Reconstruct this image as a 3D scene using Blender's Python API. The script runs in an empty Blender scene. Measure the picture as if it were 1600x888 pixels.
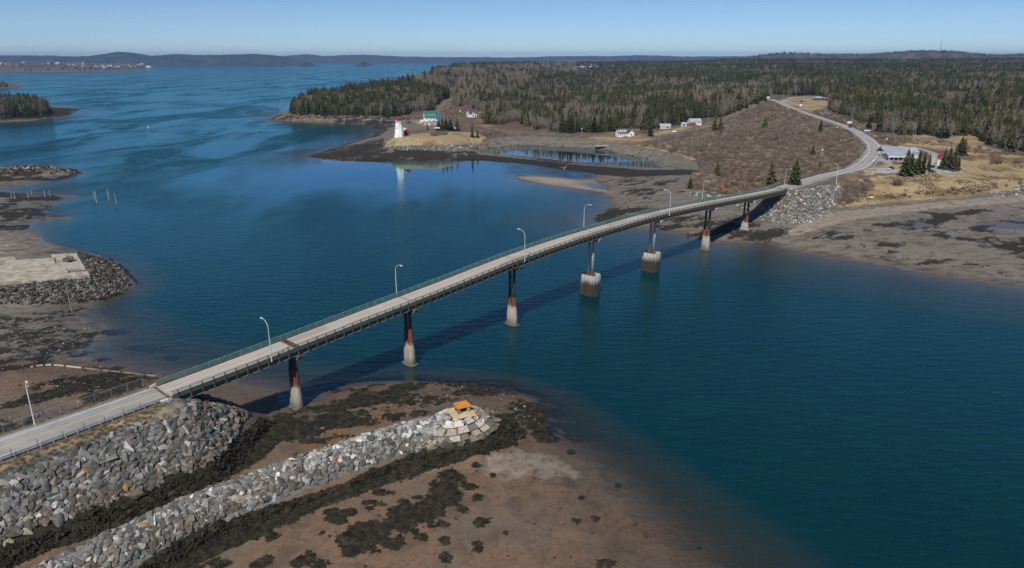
import bpy, bmesh, math, random
import numpy as np
from mathutils import Vector, Matrix, Euler
random.seed(7); RNG = np.random.default_rng(11)
SC = bpy.context.scene; COL = SC.collection
R = math.radians

# ------------------------------------------------------------------ camera
CAMH, FPX, HZN = 80.0, 1100.0, 92.0
PITCH = math.atan((444 - HZN) / FPX); CP, SP = math.cos(PITCH), math.sin(PITCH)
cd = bpy.data.cameras.new('camera'); cam = bpy.data.objects.new('camera', cd); COL.objects.link(cam)
cam.location = (0, 0, CAMH); cam.rotation_euler = (math.pi / 2 - PITCH, 0, 0)
cd.sensor_width = 36; cd.lens = FPX / 1600 * 36; cd.clip_start = 1; cd.clip_end = 60000
SC.camera = cam
# ------------------------------------------------------------------ world, sun, exposure
SUN_EL, SUN_AZ = R(48), R(196.7)          # azimuth clockwise from the view direction (+Y)
w = bpy.data.worlds.new("World"); SC.world = w; w.use_nodes = True
nt = w.node_tree; nt.nodes.clear()
sky = nt.nodes.new('ShaderNodeTexSky'); sky.sky_type = 'NISHITA'; sky.sun_disc = False
sky.sun_elevation = SUN_EL; sky.sun_rotation = SUN_AZ
sky.altitude = 0; sky.air_density = 0.6; sky.dust_density = 0.0; sky.ozone_density = 6.5
bg = nt.nodes.new('ShaderNodeBackground'); bg.inputs[1].default_value = 0.092
out = nt.nodes.new('ShaderNodeOutputWorld')
nt.links.new(sky.outputs[0], bg.inputs[0]); nt.links.new(bg.outputs[0], out.inputs[0])
sd = bpy.data.lights.new('sun', 'SUN'); sd.energy = 4.9; sd.angle = R(0.5); sd.color = (1.0, 0.945, 0.87)
sun = bpy.data.objects.new('sun', sd); COL.objects.link(sun)
sdir = Vector((math.sin(SUN_AZ) * math.cos(SUN_EL), math.cos(SUN_AZ) * math.cos(SUN_EL), math.sin(SUN_EL)))
sun.rotation_euler = sdir.to_track_quat('Z', 'Y').to_euler(); sun.location = (-100, -300, 400)
SC.view_settings.view_transform = 'Standard'; SC.view_settings.look = 'None'
SC.view_settings.exposure = 0.0; SC.view_settings.gamma = 1.0
SC.cycles.max_bounces = 6; SC.cycles.transparent_max_bounces = 10; SC.cycles.volume_bounces = 0
SC.cycles.diffuse_bounces = 2; SC.cycles.glossy_bounces = 2
SC.cycles.use_denoising = True

# ------------------------------------------------------------------ survey: picture measurements -> ground points
def P(px, py, z=0.0):
    u = (px - 800) / FPX; v = -(py - 444) / FPX
    d = (u, CP + v * SP, -SP + v * CP); k = (z - CAMH) / d[2]
    return Vector((d[0] * k, d[1] * k, z))
def proj(x, y, z):
    z = z - CAMH
    dep = y * CP - z * SP; up = y * SP + z * CP
    dep = np.maximum(dep, 1e-3)
    return 800 + FPX * x / dep, 444 - FPX * up / dep
def polyw(pts, z=0.0):
    return np.array([P(a, b, z)[:2] for a, b in pts], np.float64)
def at_range(px, r):
    t = math.atan((px - 800) / FPX / CP); return (r * math.sin(t), r * math.cos(t))

# ------------------------------------------------------------------ noise and distance fields
def _hash(ix, iy, seed):
    h = (ix.astype(np.int64) * 374761393 + iy.astype(np.int64) * 668265263 + seed * 974634777) & 0xffffffff
    h = ((h ^ (h >> 13)) * 1274126177) & 0xffffffff
    return ((h ^ (h >> 16)) & 0xffff) / 65535.0
def vnoise(x, y, seed=0):
    ix = np.floor(x); iy = np.floor(y); fx = x - ix; fy = y - iy
    fx = fx * fx * (3 - 2 * fx); fy = fy * fy * (3 - 2 * fy)
    a = _hash(ix, iy, seed); b = _hash(ix + 1, iy, seed); c = _hash(ix, iy + 1, seed); d = _hash(ix + 1, iy + 1, seed)
    return (a * (1 - fx) + b * fx) * (1 - fy) + (c * (1 - fx) + d * fx) * fy
def fbm(x, y, sc, seed=0, octv=4):
    s = 0; a = 0.5; x = x / sc; y = y / sc; t = 0
    for i in range(octv):
        s = s + a * vnoise(x, y, seed + i * 17); t += a; x, y = (x * .79 - y * .61) * 2.03 + 5.1, (x * .61 + y * .79) * 2.03 + 1.7; a *= .5
    return s / t
def sdf(poly, x, y):
    poly = np.asarray(poly, np.float64); d2 = np.full(x.shape, 1e18); ins = np.zeros(x.shape, bool)
    n = len(poly)
    for i in range(n):
        ax, ay = poly[i]; bx, by = poly[(i + 1) % n]; ex, ey = bx - ax, by - ay
        ll = ex * ex + ey * ey
        if ll < 1e-12: continue
        wx = x - ax; wy = y - ay
        t = np.clip((wx * ex + wy * ey) / ll, 0, 1)
        qx = wx - ex * t; qy = wy - ey * t
        np.minimum(d2, qx * qx + qy * qy, out=d2)
        if ey != 0:
            c = ((ay > y) != (by > y)) & (wx < ex * wy / ey)
            ins ^= c
    d = np.sqrt(d2); return np.where(ins, d, -d)
def linedist(line, x, y):
    """distance to an open polyline of (x,y,z) and the z of its nearest point"""
    d2 = np.full(x.shape, 1e18); zz = np.zeros(x.shape)
    for i in range(len(line) - 1):
        ax, ay, az = line[i]; bx, by, bz = line[i + 1]; ex, ey = bx - ax, by - ay; ll = ex * ex + ey * ey + 1e-9
        t = np.clip(((x - ax) * ex + (y - ay) * ey) / ll, 0, 1)
        q = (x - ax - ex * t) ** 2 + (y - ay - ey * t) ** 2
        m = q < d2; d2 = np.where(m, q, d2); zz = np.where(m, az + (bz - az) * t, zz)
    return np.sqrt(d2), zz
def sstep(a, b, x):
    t = np.clip((x - a) / (b - a), 0, 1); return t * t * (3 - 2 * t)

# ------------------------------------------------------------------ bridge frame: s along, n towards the near side
BO = Vector((19.61, 229.56)); BA = R(47.15)
BT = Vector((math.cos(BA), math.sin(BA))); BN = Vector((math.sin(BA), -math.cos(BA)))
_S = np.array([-420, -300, -200, -163, -134, -112, -90, -72, -58, -33, -8, 11, 37, 48, 70, 99, 113, 146, 172, 200, 240])
_Z = np.array([12.4, 12.8, 13.4, 14.0, 14.8, 16.0, 17.5, 18.6, 19.4, 21.4, 22.5, 22.8, 22.9, 22.8, 22.1, 20.7, 19.8, 18.0, 16.9, 16.7, 16.8])
_ss = np.arange(-420, 241, 2.0); _zz = np.interp(_ss, _S, _Z)
_k = np.hanning(19); _k /= _k.sum(); _zz = np.convolve(np.pad(_zz, 9, 'edge'), _k, 'valid')
def zr(s): return float(np.interp(s, _ss, _zz))
def B(s, n, z=0.0):
    p = BO + BT * s + BN * n; return Vector((p.x, p.y, z))
S0, S1 = -134.0, 172.0
PIER_S = [-105.0, -70.2, -28.8, 11.9, 51.8, 96.3, 134.1]

# ------------------------------------------------------------------ road lines
def V3(p): return (p[0], p[1], p[2])
ROAD_L = [V3(B(s, 0, zr(s))) for s in range(-420, -140, 10)] + [V3(B(-141, 0, zr(-141)))]
_mr = [(1338, 263, 17), (1354, 252, 17), (1364, 241, 17.2), (1366, 231, 17.5), (1359, 221, 18), (1347, 212, 18.6), (1325, 199.5, 20),
       (1295, 189, 21.6), (1260, 177.5, 23.6), (1232, 166.5, 25.5), (1213, 158, 27), (1200, 155, 28), (1178, 154, 28.5)]
ROAD_R = [V3(B(s, 0, zr(s))) for s in (181, 190, 200, 210, 220)] + [V3(B(240, 1.2, 16.8))] + [V3(P(*q)) for q in _mr]
def catmull(pts, m=6):
    pts = [Vector(p) for p in pts]; o = []
    for i in range(len(pts) - 1):
        p0 = pts[max(i - 1, 0)]; p1 = pts[i]; p2 = pts[i + 1]; p3 = pts[min(i + 2, len(pts) - 1)]
        for k in range(m):
            t = k / m
            o.append(.5 * ((2 * p1) + (p2 - p0) * t + (2 * p0 - 5 * p1 + 4 * p2 - p3) * t * t + (3 * p1 - p0 - 3 * p2 + p3) * t ** 3))
    o.append(pts[-1]); return o
ROAD_RS = [V3(p) for p in catmull(ROAD_R, 4)]
TRACK = [V3(p) for p in catmull([P(1196, 158, 27.5), P(1170, 168, 22), P(1145, 179, 17), P(1120, 191, 12.5), P(1080, 202, 9.5), P(1040, 211, 7.5),
         P(1000, 217, 6.5), P(950, 215, 6.3), P(900, 213, 6.3), P(850, 210, 6.5), P(800, 206, 7), P(755, 202, 7)], 4)]
LANE = [V3(p) for p in catmull([P(703, 155, 18), P(695, 160, 14), P(687, 168, 10), P(682, 176, 8), P(690, 184, 7.5)], 3)]
BW = [V3(P(*q)) for q in [(-60, 950, 7), (95, 876, 7), (290, 784, 7), (490, 711, 7), (610, 671, 7), (690, 652, 7.2)]]
HEAD = P(713, 650, 7.3)
JET = [V3(P(*q)) for q in [(-400, 268, 5), (0, 264, 5), (80, 263, 4.5), (108, 267, 2)]]

# ------------------------------------------------------------------ shorelines (waterline traced, z = 0)
LAND_A = [(-900, 265), (0, 262), (30, 259), (60, 258), (95, 261), (122, 265), (128, 271), (115, 277), (95, 280), (60, 286), (30, 291), (5, 295), (2, 298),
  (10, 301), (40, 303), (75, 304), (100, 304.5), (124, 306), (110, 310), (95, 313), (85, 318), (75, 325), (75, 334), (95, 337), (114, 338), (112, 341),
  (85, 343), (60, 345), (48, 349), (52, 358), (62, 367), (67, 376), (85, 383), (105, 387), (118, 391), (140, 394), (160, 400), (180, 410), (196, 420),
  (208, 432), (215, 442), (205, 452), (185, 460), (165, 465), (150, 470), (140, 477), (134, 485), (138, 495), (150, 505), (157, 515), (150, 525),
  (140, 533), (128, 540), (112, 550), (118, 560), (145, 568), (190, 577), (250, 588), (310, 596), (370, 598), (410, 604), (432, 616), (440, 630),
  (455, 636), (480, 628), (515, 614), (550, 604), (580, 600), (610, 598), (650, 598), (690, 600), (730, 602), (775, 608), (812, 618), (838, 632), (850, 655),
  (845, 680), (872, 698), (905, 716), (935, 738), (962, 768), (990, 805), (1030, 850), (1080, 900), (1180, 1000), (1350, 1200), (-900, 1200)]
SHAL_A = [(-900, 240), (0, 240), (150, 256), (175, 285), (140, 320), (150, 350), (120, 372), (170, 388), (215, 410), (242, 438), (245, 455), (290, 468), (345, 485),
  (410, 508), (480, 530), (550, 548), (620, 558), (680, 562), (745, 562), (820, 574), (920, 596), (1000, 634), (1085, 682), (1180, 734), (1280, 790), (1390, 856),
  (1500, 930), (1700, 1100), (1800, 1250), (-900, 1250)]
LAND_C = [(760, 101), (742, 106), (722, 113), (700, 121), (675, 129), (648, 137), (600, 141), (540, 151), (480, 158), (455, 168), (445, 176), (432, 181),
  (418, 185), (430, 188), (450, 190), (500, 192), (540, 194), (575, 194), (590, 198), (594, 204), (580, 213), (560, 219), (540, 226), (510, 235), (490, 241),
  (481, 245), (500, 249), (530, 252), (570, 252), (610, 251), (660, 252), (700, 250), (740, 250), (780, 253), (830, 257), (870, 263), (900, 267), (925, 271),
  (934, 275), (920, 279), (900, 281), (870, 277), (835, 273.5), (810, 273), (803, 276), (812, 282), (835, 287), (870, 292), (900, 296), (935, 302), (950, 310),
  (953, 318), (945, 328), (930, 335), (925, 343), (932, 349), (965, 354), (1000, 358), (1040, 361), (1070, 366), (1090, 373), (1105, 380), (1140, 381), (1170, 380), (1195, 379),
  (1215, 386), (1250, 394), (1300, 403), (1350, 411), (1400, 419), (1450, 427), (1500, 436), (1550, 443), (1600, 450), (1700, 466), (1900, 500), (2300, 560),
  (3200, 640), (3200, 96), (1300, 95), (1000, 95.2), (860, 96)]
POND = [(730, 233), (760, 231.5), (800, 229.5), (850, 229.5), (900, 232), (940, 235), (960, 240), (1000, 246), (1025, 254), (1038, 262), (1034, 265), (1000, 262),
        (960, 259.5), (900, 254), (850, 248), (800, 243), (760, 240.5)]
LAGOON = [(915, 284.5), (930, 286), (943, 290), (951, 297), (940, 297), (922, 292), (914, 288)]
UP_C = [(775, 101), (752, 108), (730, 115), (706, 123), (680, 131), (650, 139), (600, 143), (545, 153), (490, 160), (465, 167), (452, 173), (448, 178), (458, 181),
  (500, 182.5), (560, 183), (600, 184), (640, 185), (658, 188), (672, 192), (684, 197), (690, 203), (672, 209), (640, 212), (612, 216), (598, 224), (597, 229), (620, 231), (660, 231),
  (700, 230), (735, 224), (780, 215), (830, 212), (880, 214.5), (930, 218), (965, 223), (1000, 230), (1040, 238), (1075, 248), (1094, 258), (1087, 270), (1075, 282), (1068, 292),
  (1085, 300), (1110, 304), (1140, 312), (1175, 322), (1200, 330), (1240, 335), (1275, 332), (1310, 323), (1335, 319), (1380, 316), (1440, 311), (1500, 307), (1550, 300),
  (1600, 294), (1800, 296), (2300, 320), (3200, 340), (3200, 97), (1300, 96), (1000, 96.5), (880, 97)]
ISL_1 = [(-400, 205), (-60, 195), (0, 191), (40, 190), (75, 185.5), (105, 181), (118, 177), (104, 175.5), (126, 171), (112, 169.5), (90, 170.5), (70, 167), (40, 161), (0, 158), (-400, 155)]
ISL_2 = [(-300, 142), (0, 138.5), (22, 138), (37, 135.5), (20, 132), (0, 130.5), (-300, 129)]
EAST = [(-2500, 113), (0, 113), (60, 113), (130, 112.5), (190, 111), (225, 109), (246, 107), (238, 104.5), (226, 102), (120, 100), (0, 100), (-2500, 100)]

LA, SA, LC, PD, LG, UC, I1, I2, EA = (polyw(q) for q in (LAND_A, SHAL_A, LAND_C, POND, LAGOON, UP_C, ISL_1, ISL_2, EAST))
UC = polyw(UP_C, 7.0)
# heights of the Campobello upland, read as (picture x, picture y, z) or (picture x, range, z)
UPC = [(*P(x, y, z)[:2], z) for x, y, z in [(624, 213.5, 13.6), (616, 214.5, 13.4), (634, 212.5, 13.6), (645, 213, 13.4), (606, 217, 12.8), (660, 216, 13), (680, 214, 12.8), (628, 210, 13.2), (645, 209.5, 13), (700, 211, 12.4), (740, 214, 9.5), (560, 178, 7), (500, 178, 9), (470, 176, 9), (620, 178, 8), (680, 172, 9), (703, 156, 18), (735, 184, 9),
   (760, 195, 8), (820, 207, 6.8), (880, 214, 6.3), (950, 217, 6), (850, 206, 7), (980, 207, 7), (1030, 215, 7), (1090, 192, 11), (1125, 189, 12.5), (1195, 159, 27), (1215, 160, 27), (1150, 240, 9), (1200, 200, 14), (1100, 262, 6.5),
   (1140, 290, 7), (1180, 270, 10), (1250, 250, 13), (1300, 235, 15.5), (1280, 205, 17), (1350, 258, 16.8), (1400, 240, 17), (1325, 199, 20), (1260, 177, 23.6), (1290, 175, 23), (1450, 262, 14), (1400, 285, 12),
   (1500, 285, 11), (1560, 280, 10), (1590, 250, 13), (1500, 303, 7.5), (1400, 310, 7), (1600, 288, 7.5), (1400, 210, 18), (1550, 215, 17), (1500, 165, 24), (1340, 175, 24), (1800, 280, 10), (1800, 220, 18)]]
UPC += [(*at_range(x, r), z) for x, r, z in [(735, 1750, 46), (715, 1600, 30), (690, 1400, 12), (800, 1700, 40), (800, 1150, 13), (800, 2600, 50), (900, 1200, 14), (900, 1700, 20), (905, 2500, 16), (900, 3300, 22), (900, 4400, 46),
   (1000, 1300, 16), (1000, 2000, 30), (1000, 3000, 40), (1000, 4400, 50), (1100, 1300, 22), (1200, 1600, 34), (1200, 2500, 46), (1300, 4200, 62), (1450, 1500, 34), (1450, 2500, 48), (1600, 1800, 42), (1600, 4000, 66),
   (1150, 4300, 62), (2000, 1500, 40), (2400, 3000, 60), (1000, 8000, 45), (1500, 8000, 60), (2500, 8000, 60)]]
_ux = np.array(UPC)
def upland(x, y):
    """inverse-distance blend of the levels above, in bearing / log-range so that near and far carry alike"""
    th = np.arctan2(x, y); lr = np.log(np.hypot(x, y) + 1)
    ct = np.arctan2(_ux[:, 0], _ux[:, 1]); cl = np.log(np.hypot(_ux[:, 0], _ux[:, 1]) + 1)
    num = np.zeros_like(x); den = np.zeros_like(x)
    for a, b, z in zip(ct, cl, _ux[:, 2]):
        ww = 1 / (((th - a) * 1.6) ** 2 + (lr - b) ** 2 + 2e-4) ** 1.7
        num += ww * z; den += ww
    return num / den

def terrain(x, y):
    r = np.hypot(x, y)
    dA = sdf(LA, x, y); dS = sdf(SA, x, y)
    under = np.where(dS > 0, -10 * np.clip(-dA / (-dA + np.abs(dS) + 1e-6), 0, 1) ** 1.45, -10)
    under = np.where(dA > 0, 0, under)
    z = np.where(dA > 0, 1.9 * (1 - np.exp(-np.maximum(dA, 0) / 28)), under)
    # the far side of the narrows
    dC = sdf(LC, x, y); pd = sdf(PD, x, y); lg = sdf(LG, x, y); pl = np.maximum(pd, lg)
    dC2 = np.where(dC > 0, np.minimum(dC, -pl), dC)
    dU = sdf(UC, x, y); du = np.maximum(dU, 0); db = np.maximum(-dU, 0)
    beach = 7.0 * (np.maximum(dC2, 0) / (np.maximum(dC2, 0) + db + 1e-6)) ** 0.9
    up = upland(x, y)
    zi = 7.0 + np.maximum(up - 7.0, 0) * sstep(0, 15, du) + 0.6 * sstep(0, 2.5, du)
    zc = np.where(dC2 > 0, np.where(dU > 0, zi, beach), np.maximum(dC2 * 0.11, -6.5))
    z = np.where(dC > -60, np.maximum(zc, np.where(dC > 0, -9, z)), z)
    for poly, top, k in ((I1, 5.5, 14.), (I2, 9., 20.)):
        d = sdf(poly, x, y); zi = np.where(d > 0, top * (1 - np.exp(-d / k)), d * .12)
        z = np.maximum(z, np.maximum(zi, -6.5))
    d = sdf(EA, x, y); z = np.maximum(z, np.where(d > 0, 44 * (1 - np.exp(-d / 900)) * sstep(0, 60, d) + 2 * sstep(0, 20, d), -6.5))
    # roughness of flats and of the upland
    rr = np.clip(r, 60, 1500)
    nz = fbm(x, y, 9.0, 3) - .5
    z = z + np.where((z > -2) & (z < 5), nz * 0.55 * np.clip((z + 2) / 2, 0, 1), 0)
    z = z + np.where(z > 6, (fbm(x, y, 60., 5) - .5) * 2.4 + (fbm(x, y, 420., 6) - .5) * 9 * sstep(900, 1800, r), 0)
    # made ground
    for line, hw, kl, kh in ((ROAD_L, 5.9, .98, .5), (ROAD_RS, 6.0, .62, .35), (TRACK, 4.5, .4, .4), (LANE, 5, .4, .4)):
        if line is ROAD_L:                                        # the end of the fill runs out gently under the first span
            s_ = (x - BO.x) * BT.x + (y - BO.y) * BT.y; e_ = np.maximum(s_ + 141, 0) * .8
            d, zl = linedist(line, x - BT.x * e_, y - BT.y * e_); zl = np.where(s_ > -133, np.minimum(zl, 13.6 - .68 * (s_ + 131.5)), zl)
        else: d, zl = linedist(line, x, y)
        dd = np.maximum(d - hw, 0)
        zn = np.clip(z, zl - 0.3 - kl * dd, np.maximum(zl - 0.3 + kh * dd, z * (d > hw + 60)))
        z = np.where(s_ < -108, np.maximum(zn, z), z) if line is ROAD_L else zn
    d, zl = linedist(BW, x, y); z = np.maximum(z, zl - 0.95 * np.maximum(d - .9, 0) ** 1.05)
    hx = (x - HEAD.x); hy = (y - HEAD.y); ca, sa = math.cos(R(35)), math.sin(R(35))
    e = np.hypot((hx * ca + hy * sa) / 1.45, -hx * sa + hy * ca); z = np.maximum(z, 7.2 - 0.8 * np.maximum(e - 2.9, 0))
    d = sdf(PLAT, x, y); z = np.maximum(z, np.minimum(5.2, 5.2 + d * 0.42))
    d, zl = linedist(JET, x, y); z = np.maximum(z, zl - 0.55 * np.maximum(d - 2, 0))
    return z
PLAT_PX = [(-400, 470), (0, 449), (60, 441), (141, 430), (138, 420), (127, 405), (118, 394), (60, 400), (0, 411), (-400, 430)]
PLAT = polyw(PLAT_PX, 6.0)

# ------------------------------------------------------------------ terrain grid (bearing x depression angle)
th_in = np.arange(-39, 39.01, 0.135); th = R(1) * np.concatenate([np.arange(-88, -39, 1.2), th_in, np.arange(39.6, 88, 1.2)])
an = R(1) * np.concatenate([np.arange(0.25, 10, 0.055), np.arange(10, 37.5, 0.1), np.arange(37.5, 72, .6)])
rad = CAMH / np.tan(an); TH, RR = np.meshgrid(th, rad); GX = RR * np.sin(TH); GY = RR * np.cos(TH)
GZ = terrain(GX.ravel(), GY.ravel()).reshape(GX.shape)
NR, NC = GX.shape
def ground(x, y):
    x = np.asarray(x, float); y = np.asarray(y, float)
    t = np.interp(np.arctan2(x, y), th, np.arange(NC)); a = np.interp(np.arctan2(CAMH, np.hypot(x, y)), an, np.arange(NR))
    i = np.clip(np.floor(a).astype(int), 0, NR - 2); j = np.clip(np.floor(t).astype(int), 0, NC - 2); fa = a - i; ft = t - j
    return (GZ[i, j] * (1 - ft) + GZ[i, j + 1] * ft) * (1 - fa) + (GZ[i + 1, j] * (1 - ft) + GZ[i + 1, j + 1] * ft) * fa
def G(px, py):
    """ground point seen at a picture position: first hit along the sight line"""
    u = (px - 800) / FPX; v = -(py - 444) / FPX; d = np.array((u, CP + v * SP, -SP + v * CP))
    k0 = (CAMH - 70) / -d[2] if d[2] < 0 else 100; k1 = (CAMH + 1) / -d[2] if d[2] < 0 else 9000
    k = np.linspace(k0, k1, 500); zz = ground(d[0] * k, d[1] * k); m = (CAMH + d[2] * k) <= zz
    i = int(np.argmax(m)) if m.any() else 499
    kk = k[i]; x, y = d[0] * kk, d[1] * kk
    return Vector((x, y, float(ground(x, y))))

# ------------------------------------------------------------------ materials
class NT:
    def __init__(s, name):
        s.m = bpy.data.materials.new(name); s.m.use_nodes = True; s.t = s.m.node_tree; s.t.nodes.clear()
        s.out = s.t.nodes.new('ShaderNodeOutputMaterial'); s.geo = s.n('ShaderNodeNewGeometry'); s.pos = s.geo.outputs['Position']
    def n(s, k): return s.t.nodes.new(k)
    def put(s, sock, v):
        if isinstance(v, bpy.types.NodeSocket): s.t.links.new(v, sock)
        elif isinstance(v, (tuple, list)) and len(v) == 3 and sock.type == 'RGBA': sock.default_value = (*v, 1)
        else: sock.default_value = v
    def noise(s, scale, detail=4, rough=.55, vec=None, dist=0):
        k = s.n('ShaderNodeTexNoise'); s.put(k.inputs['Vector'], vec or s.pos); k.inputs['Scale'].default_value = scale
        k.inputs['Detail'].default_value = detail; k.inputs['Roughness'].default_value = rough; k.inputs['Distortion'].default_value = dist
        return k.outputs['Fac']
    def mapv(s, scale=(1, 1, 1), rot=(0, 0, 0), vec=None):
        k = s.n('ShaderNodeMapping'); s.put(k.inputs['Vector'], vec or s.pos); k.inputs['Scale'].default_value = scale; k.inputs['Rotation'].default_value = rot
        return k.outputs[0]
    def math(s, op, a, b=0.0, clamp=False):
        k = s.n('ShaderNodeMath'); k.operation = op; k.use_clamp = clamp; s.put(k.inputs[0], a); s.put(k.inputs[1], b); return k.outputs[0]
    def rng(s, v, a, b, c=0.0, d=1.0):
        k = s.n('ShaderNodeMapRange'); k.interpolation_type = 'SMOOTHSTEP'; s.put(k.inputs[0], v)
        for i, q in enumerate((a, b, c, d)): k.inputs[i + 1].default_value = q
        return k.outputs[0]
    def mix(s, f, a, b):
        k = s.n('ShaderNodeMix'); k.data_type = 'RGBA'; s.put(k.inputs[0], f); s.put(k.inputs[6], a); s.put(k.inputs[7], b); return k.outputs[2]
    def attr(s, name):
        k = s.n('ShaderNodeAttribute'); k.attribute_name = name; return k
    def sep(s, v):
        k = s.n('ShaderNodeSeparateXYZ'); s.put(k.inputs[0], v); return k.outputs
    def bump(s, h, strength=.3, dist=.1):
        k = s.n('ShaderNodeBump'); s.put(k.inputs['Height'], h); k.inputs['Strength'].default_value = strength; k.inputs['Distance'].default_value = dist; return k.outputs[0]
    def rand(s):
        return s.n('ShaderNodeObjectInfo').outputs['Random']
    def pbr(s, col, rough=.8, spec=.3, normal=None, metal=0.0):
        k = s.n('ShaderNodeBsdfPrincipled'); s.put(k.inputs['Base Color'], col); s.put(k.inputs['Roughness'], rough)
        s.put(k.inputs['Specular IOR Level'], spec); k.inputs['Metallic'].default_value = metal
        if normal: s.put(k.inputs['Normal'], normal)
        s.t.links.new(k.outputs[0], s.out.inputs[0]); return k
MAT = {}
def mat(name, c1, c2=None, scale=1.0, rough=.8, spec=.3, bump=0, bscale=4, detail=5, vary=0.0, lo=.35, hi=.65, metal=0):
    s = NT(name); c2 = c2 or tuple(v * .7 for v in c1)
    col = s.mix(s.rng(s.noise(scale, detail), lo, hi), c1, c2)
    if vary:
        f = s.math('MULTIPLY_ADD', s.rand(), vary * 2); f.node.inputs[2].default_value = 1 - vary
        k = s.n('ShaderNodeVectorMath'); k.operation = 'SCALE'; s.put(k.inputs[0], col); s.put(k.inputs[3], f); col = k.outputs[0]
    s.pbr(col, rough, spec, s.bump(s.noise(bscale, 5), bump, .2) if bump else None, metal)
    MAT[name] = s.m; return s.m

# --- ground: mud, rockweed, sand and gravel, dry grass, scrub floor
def ground_material():
    s = NT('ground'); a = s.attr('cover'); c = s.sep(a.outputs['Color']); weed, pale, grass, scrub = c[0], c[1], c[2], a.outputs['Alpha']
    b = s.attr('cover2'); d = s.sep(b.outputs['Color']); ochre, gravel, cobble = d[0], d[1], d[2]
    n_big = s.noise(.045, 5); n_mid = s.noise(.35, 6, .62); n_fine = s.noise(2.6, 5, .65); n_str = s.noise(.22, 5, .6, s.mapv((1, 1, 1)), .6)
    mud = s.mix(s.rng(n_big, .38, .62), (.172, .110, .070), (.132, .104, .080))
    mud = s.mix(s.rng(n_str, .45, .72), mud, (.098, .070, .050))
    mud = s.mix(s.rng(n_fine, .60, .78), mud, (.075, .058, .045))
    mud = s.mix(s.rng(n_fine, .22, .08, 0, .6), mud, (.26, .21, .17))
    mud = s.mix(s.rng(s.math('ADD', ochre, s.math('MULTIPLY', s.math('SUBTRACT', n_mid, .5), 1.2)), .45, .72), mud, (.175, .092, .030))
    vor = s.n('ShaderNodeTexVoronoi'); vor.inputs['Scale'].default_value = 1.15; s.put(vor.inputs['Vector'], s.pos)
    mud = s.mix(s.rng(vor.outputs['Distance'], .13, .07, 0, .85), mud, s.mix(s.rng(s.sep(vor.outputs['Color'])[0], .6, .75), (.045, .036, .028), (.30, .26, .22)))
    chan = s.math('ABSOLUTE', s.math('SUBTRACT', s.noise(.055, 4, .55, None, .8), .5)); mud = s.mix(s.rng(chan, .007, .002, 0, .3), mud, (.060, .045, .034))
    mud = s.mix(s.rng(s.noise(.9, 6, .7), .46, .68, 0, .65), mud, (.085, .066, .050))
    z = s.sep(s.pos)[2]
    col = s.mix(s.rng(s.math('ADD', gravel, s.math('MULTIPLY', s.math('SUBTRACT', n_mid, .5), 1.0)), .35, .65), mud,
                s.mix(s.rng(s.noise(.16, 6, .66, s.mapv((1, 1.8, 1), (0, 0, R(20)))), .44, .64), s.mix(s.rng(n_fine, .35, .68), (.200, .178, .148), (.105, .094, .080)), (.085, .075, .060)))
    col = s.mix(s.rng(s.math('ADD', pale, s.math('MULTIPLY', s.math('SUBTRACT', n_mid, .5), .7)), .4, .62), col, s.mix(s.rng(n_fine, .35, .7), (.30, .25, .20), (.20, .165, .135)))
    cob = s.mix(s.rng(s.noise(1.1, 3, .7), .35, .7), (.17, .168, .158), (.055, .055, .053))  # cobble tones, darkened to paint the shade in gaps between stones
    col = s.mix(s.rng(s.math('ADD', cobble, s.math('MULTIPLY', s.math('SUBTRACT', n_mid, .5), .8)), .4, .6), col, cob)
    gr = s.mix(s.rng(n_mid, .35, .65), (.335, .262, .148), (.250, .188, .104)); gr = s.mix(s.rng(n_big, .45, .66), gr, (.17, .115, .062))
    gr = s.mix(s.rng(n_fine, .6, .75), gr, (.12, .09, .05))
    col = s.mix(s.rng(s.math('ADD', grass, s.math('MULTIPLY', s.math('SUBTRACT', s.noise(.13, 6, .65), .5), 1.5)), .36, .62), col, gr)
    sc = s.mix(s.rng(n_mid, .35, .65), (.125, .088, .066), (.092, .066, .052)); sc = s.mix(s.rng(s.noise(.028, 5), .54, .64), sc, (.205, .130, .072))
    col = s.mix(s.rng(s.math('ADD', scrub, s.math('MULTIPLY', s.math('SUBTRACT', n_mid, .5), .8)), .38, .6), col, sc)
    wv = s.math('ADD', weed, s.math('MULTIPLY', s.math('SUBTRACT', s.noise(.55, 6, .68, None, .4), .5), 1.35))
    wf = s.rng(wv, .44, .60)
    wc = s.mix(s.rng(n_fine, .3, .7), (.017, .0155, .011), (.036, .031, .022))
    wc = s.mix(s.rng(s.noise(1.7, 2, .9), .72, .80), wc, (.19, .17, .15))
    col = s.mix(wf, col, wc)
    wet = s.rng(s.math('ADD', z, s.math('MULTIPLY', s.math('SUBTRACT', s.noise(.1, 4), .5), 1.6)), .1, 1.3, 1.0, 0.0)
    k = s.n('ShaderNodeVectorMath'); k.operation = 'SCALE'; s.put(k.inputs[0], col); s.put(k.inputs[3], s.rng(wet, 0, 1, 1.0, .72)); col = k.outputs[0]
    pl = s.rng(s.math('ADD', s.math('MULTIPLY', b.outputs['Alpha'], .85), s.math('MULTIPLY', s.math('SUBTRACT', n_mid, .5), 1.2)), .55, .75); pl = s.math('MULTIPLY', pl, s.rng(wf, 0, 1, 1, 0))
    col = s.mix(pl, col, (.090, .070, .060)); rough = s.math('MULTIPLY', s.rng(wet, 0, 1, .88, .55), s.rng(pl, 0, 1, 1, .22))
    h = s.math('ADD', s.math('MULTIPLY', n_fine, .5), s.math('MULTIPLY', n_mid, 1.0)); h = s.math('ADD', h, s.math('MULTIPLY', wf, .6))
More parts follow.
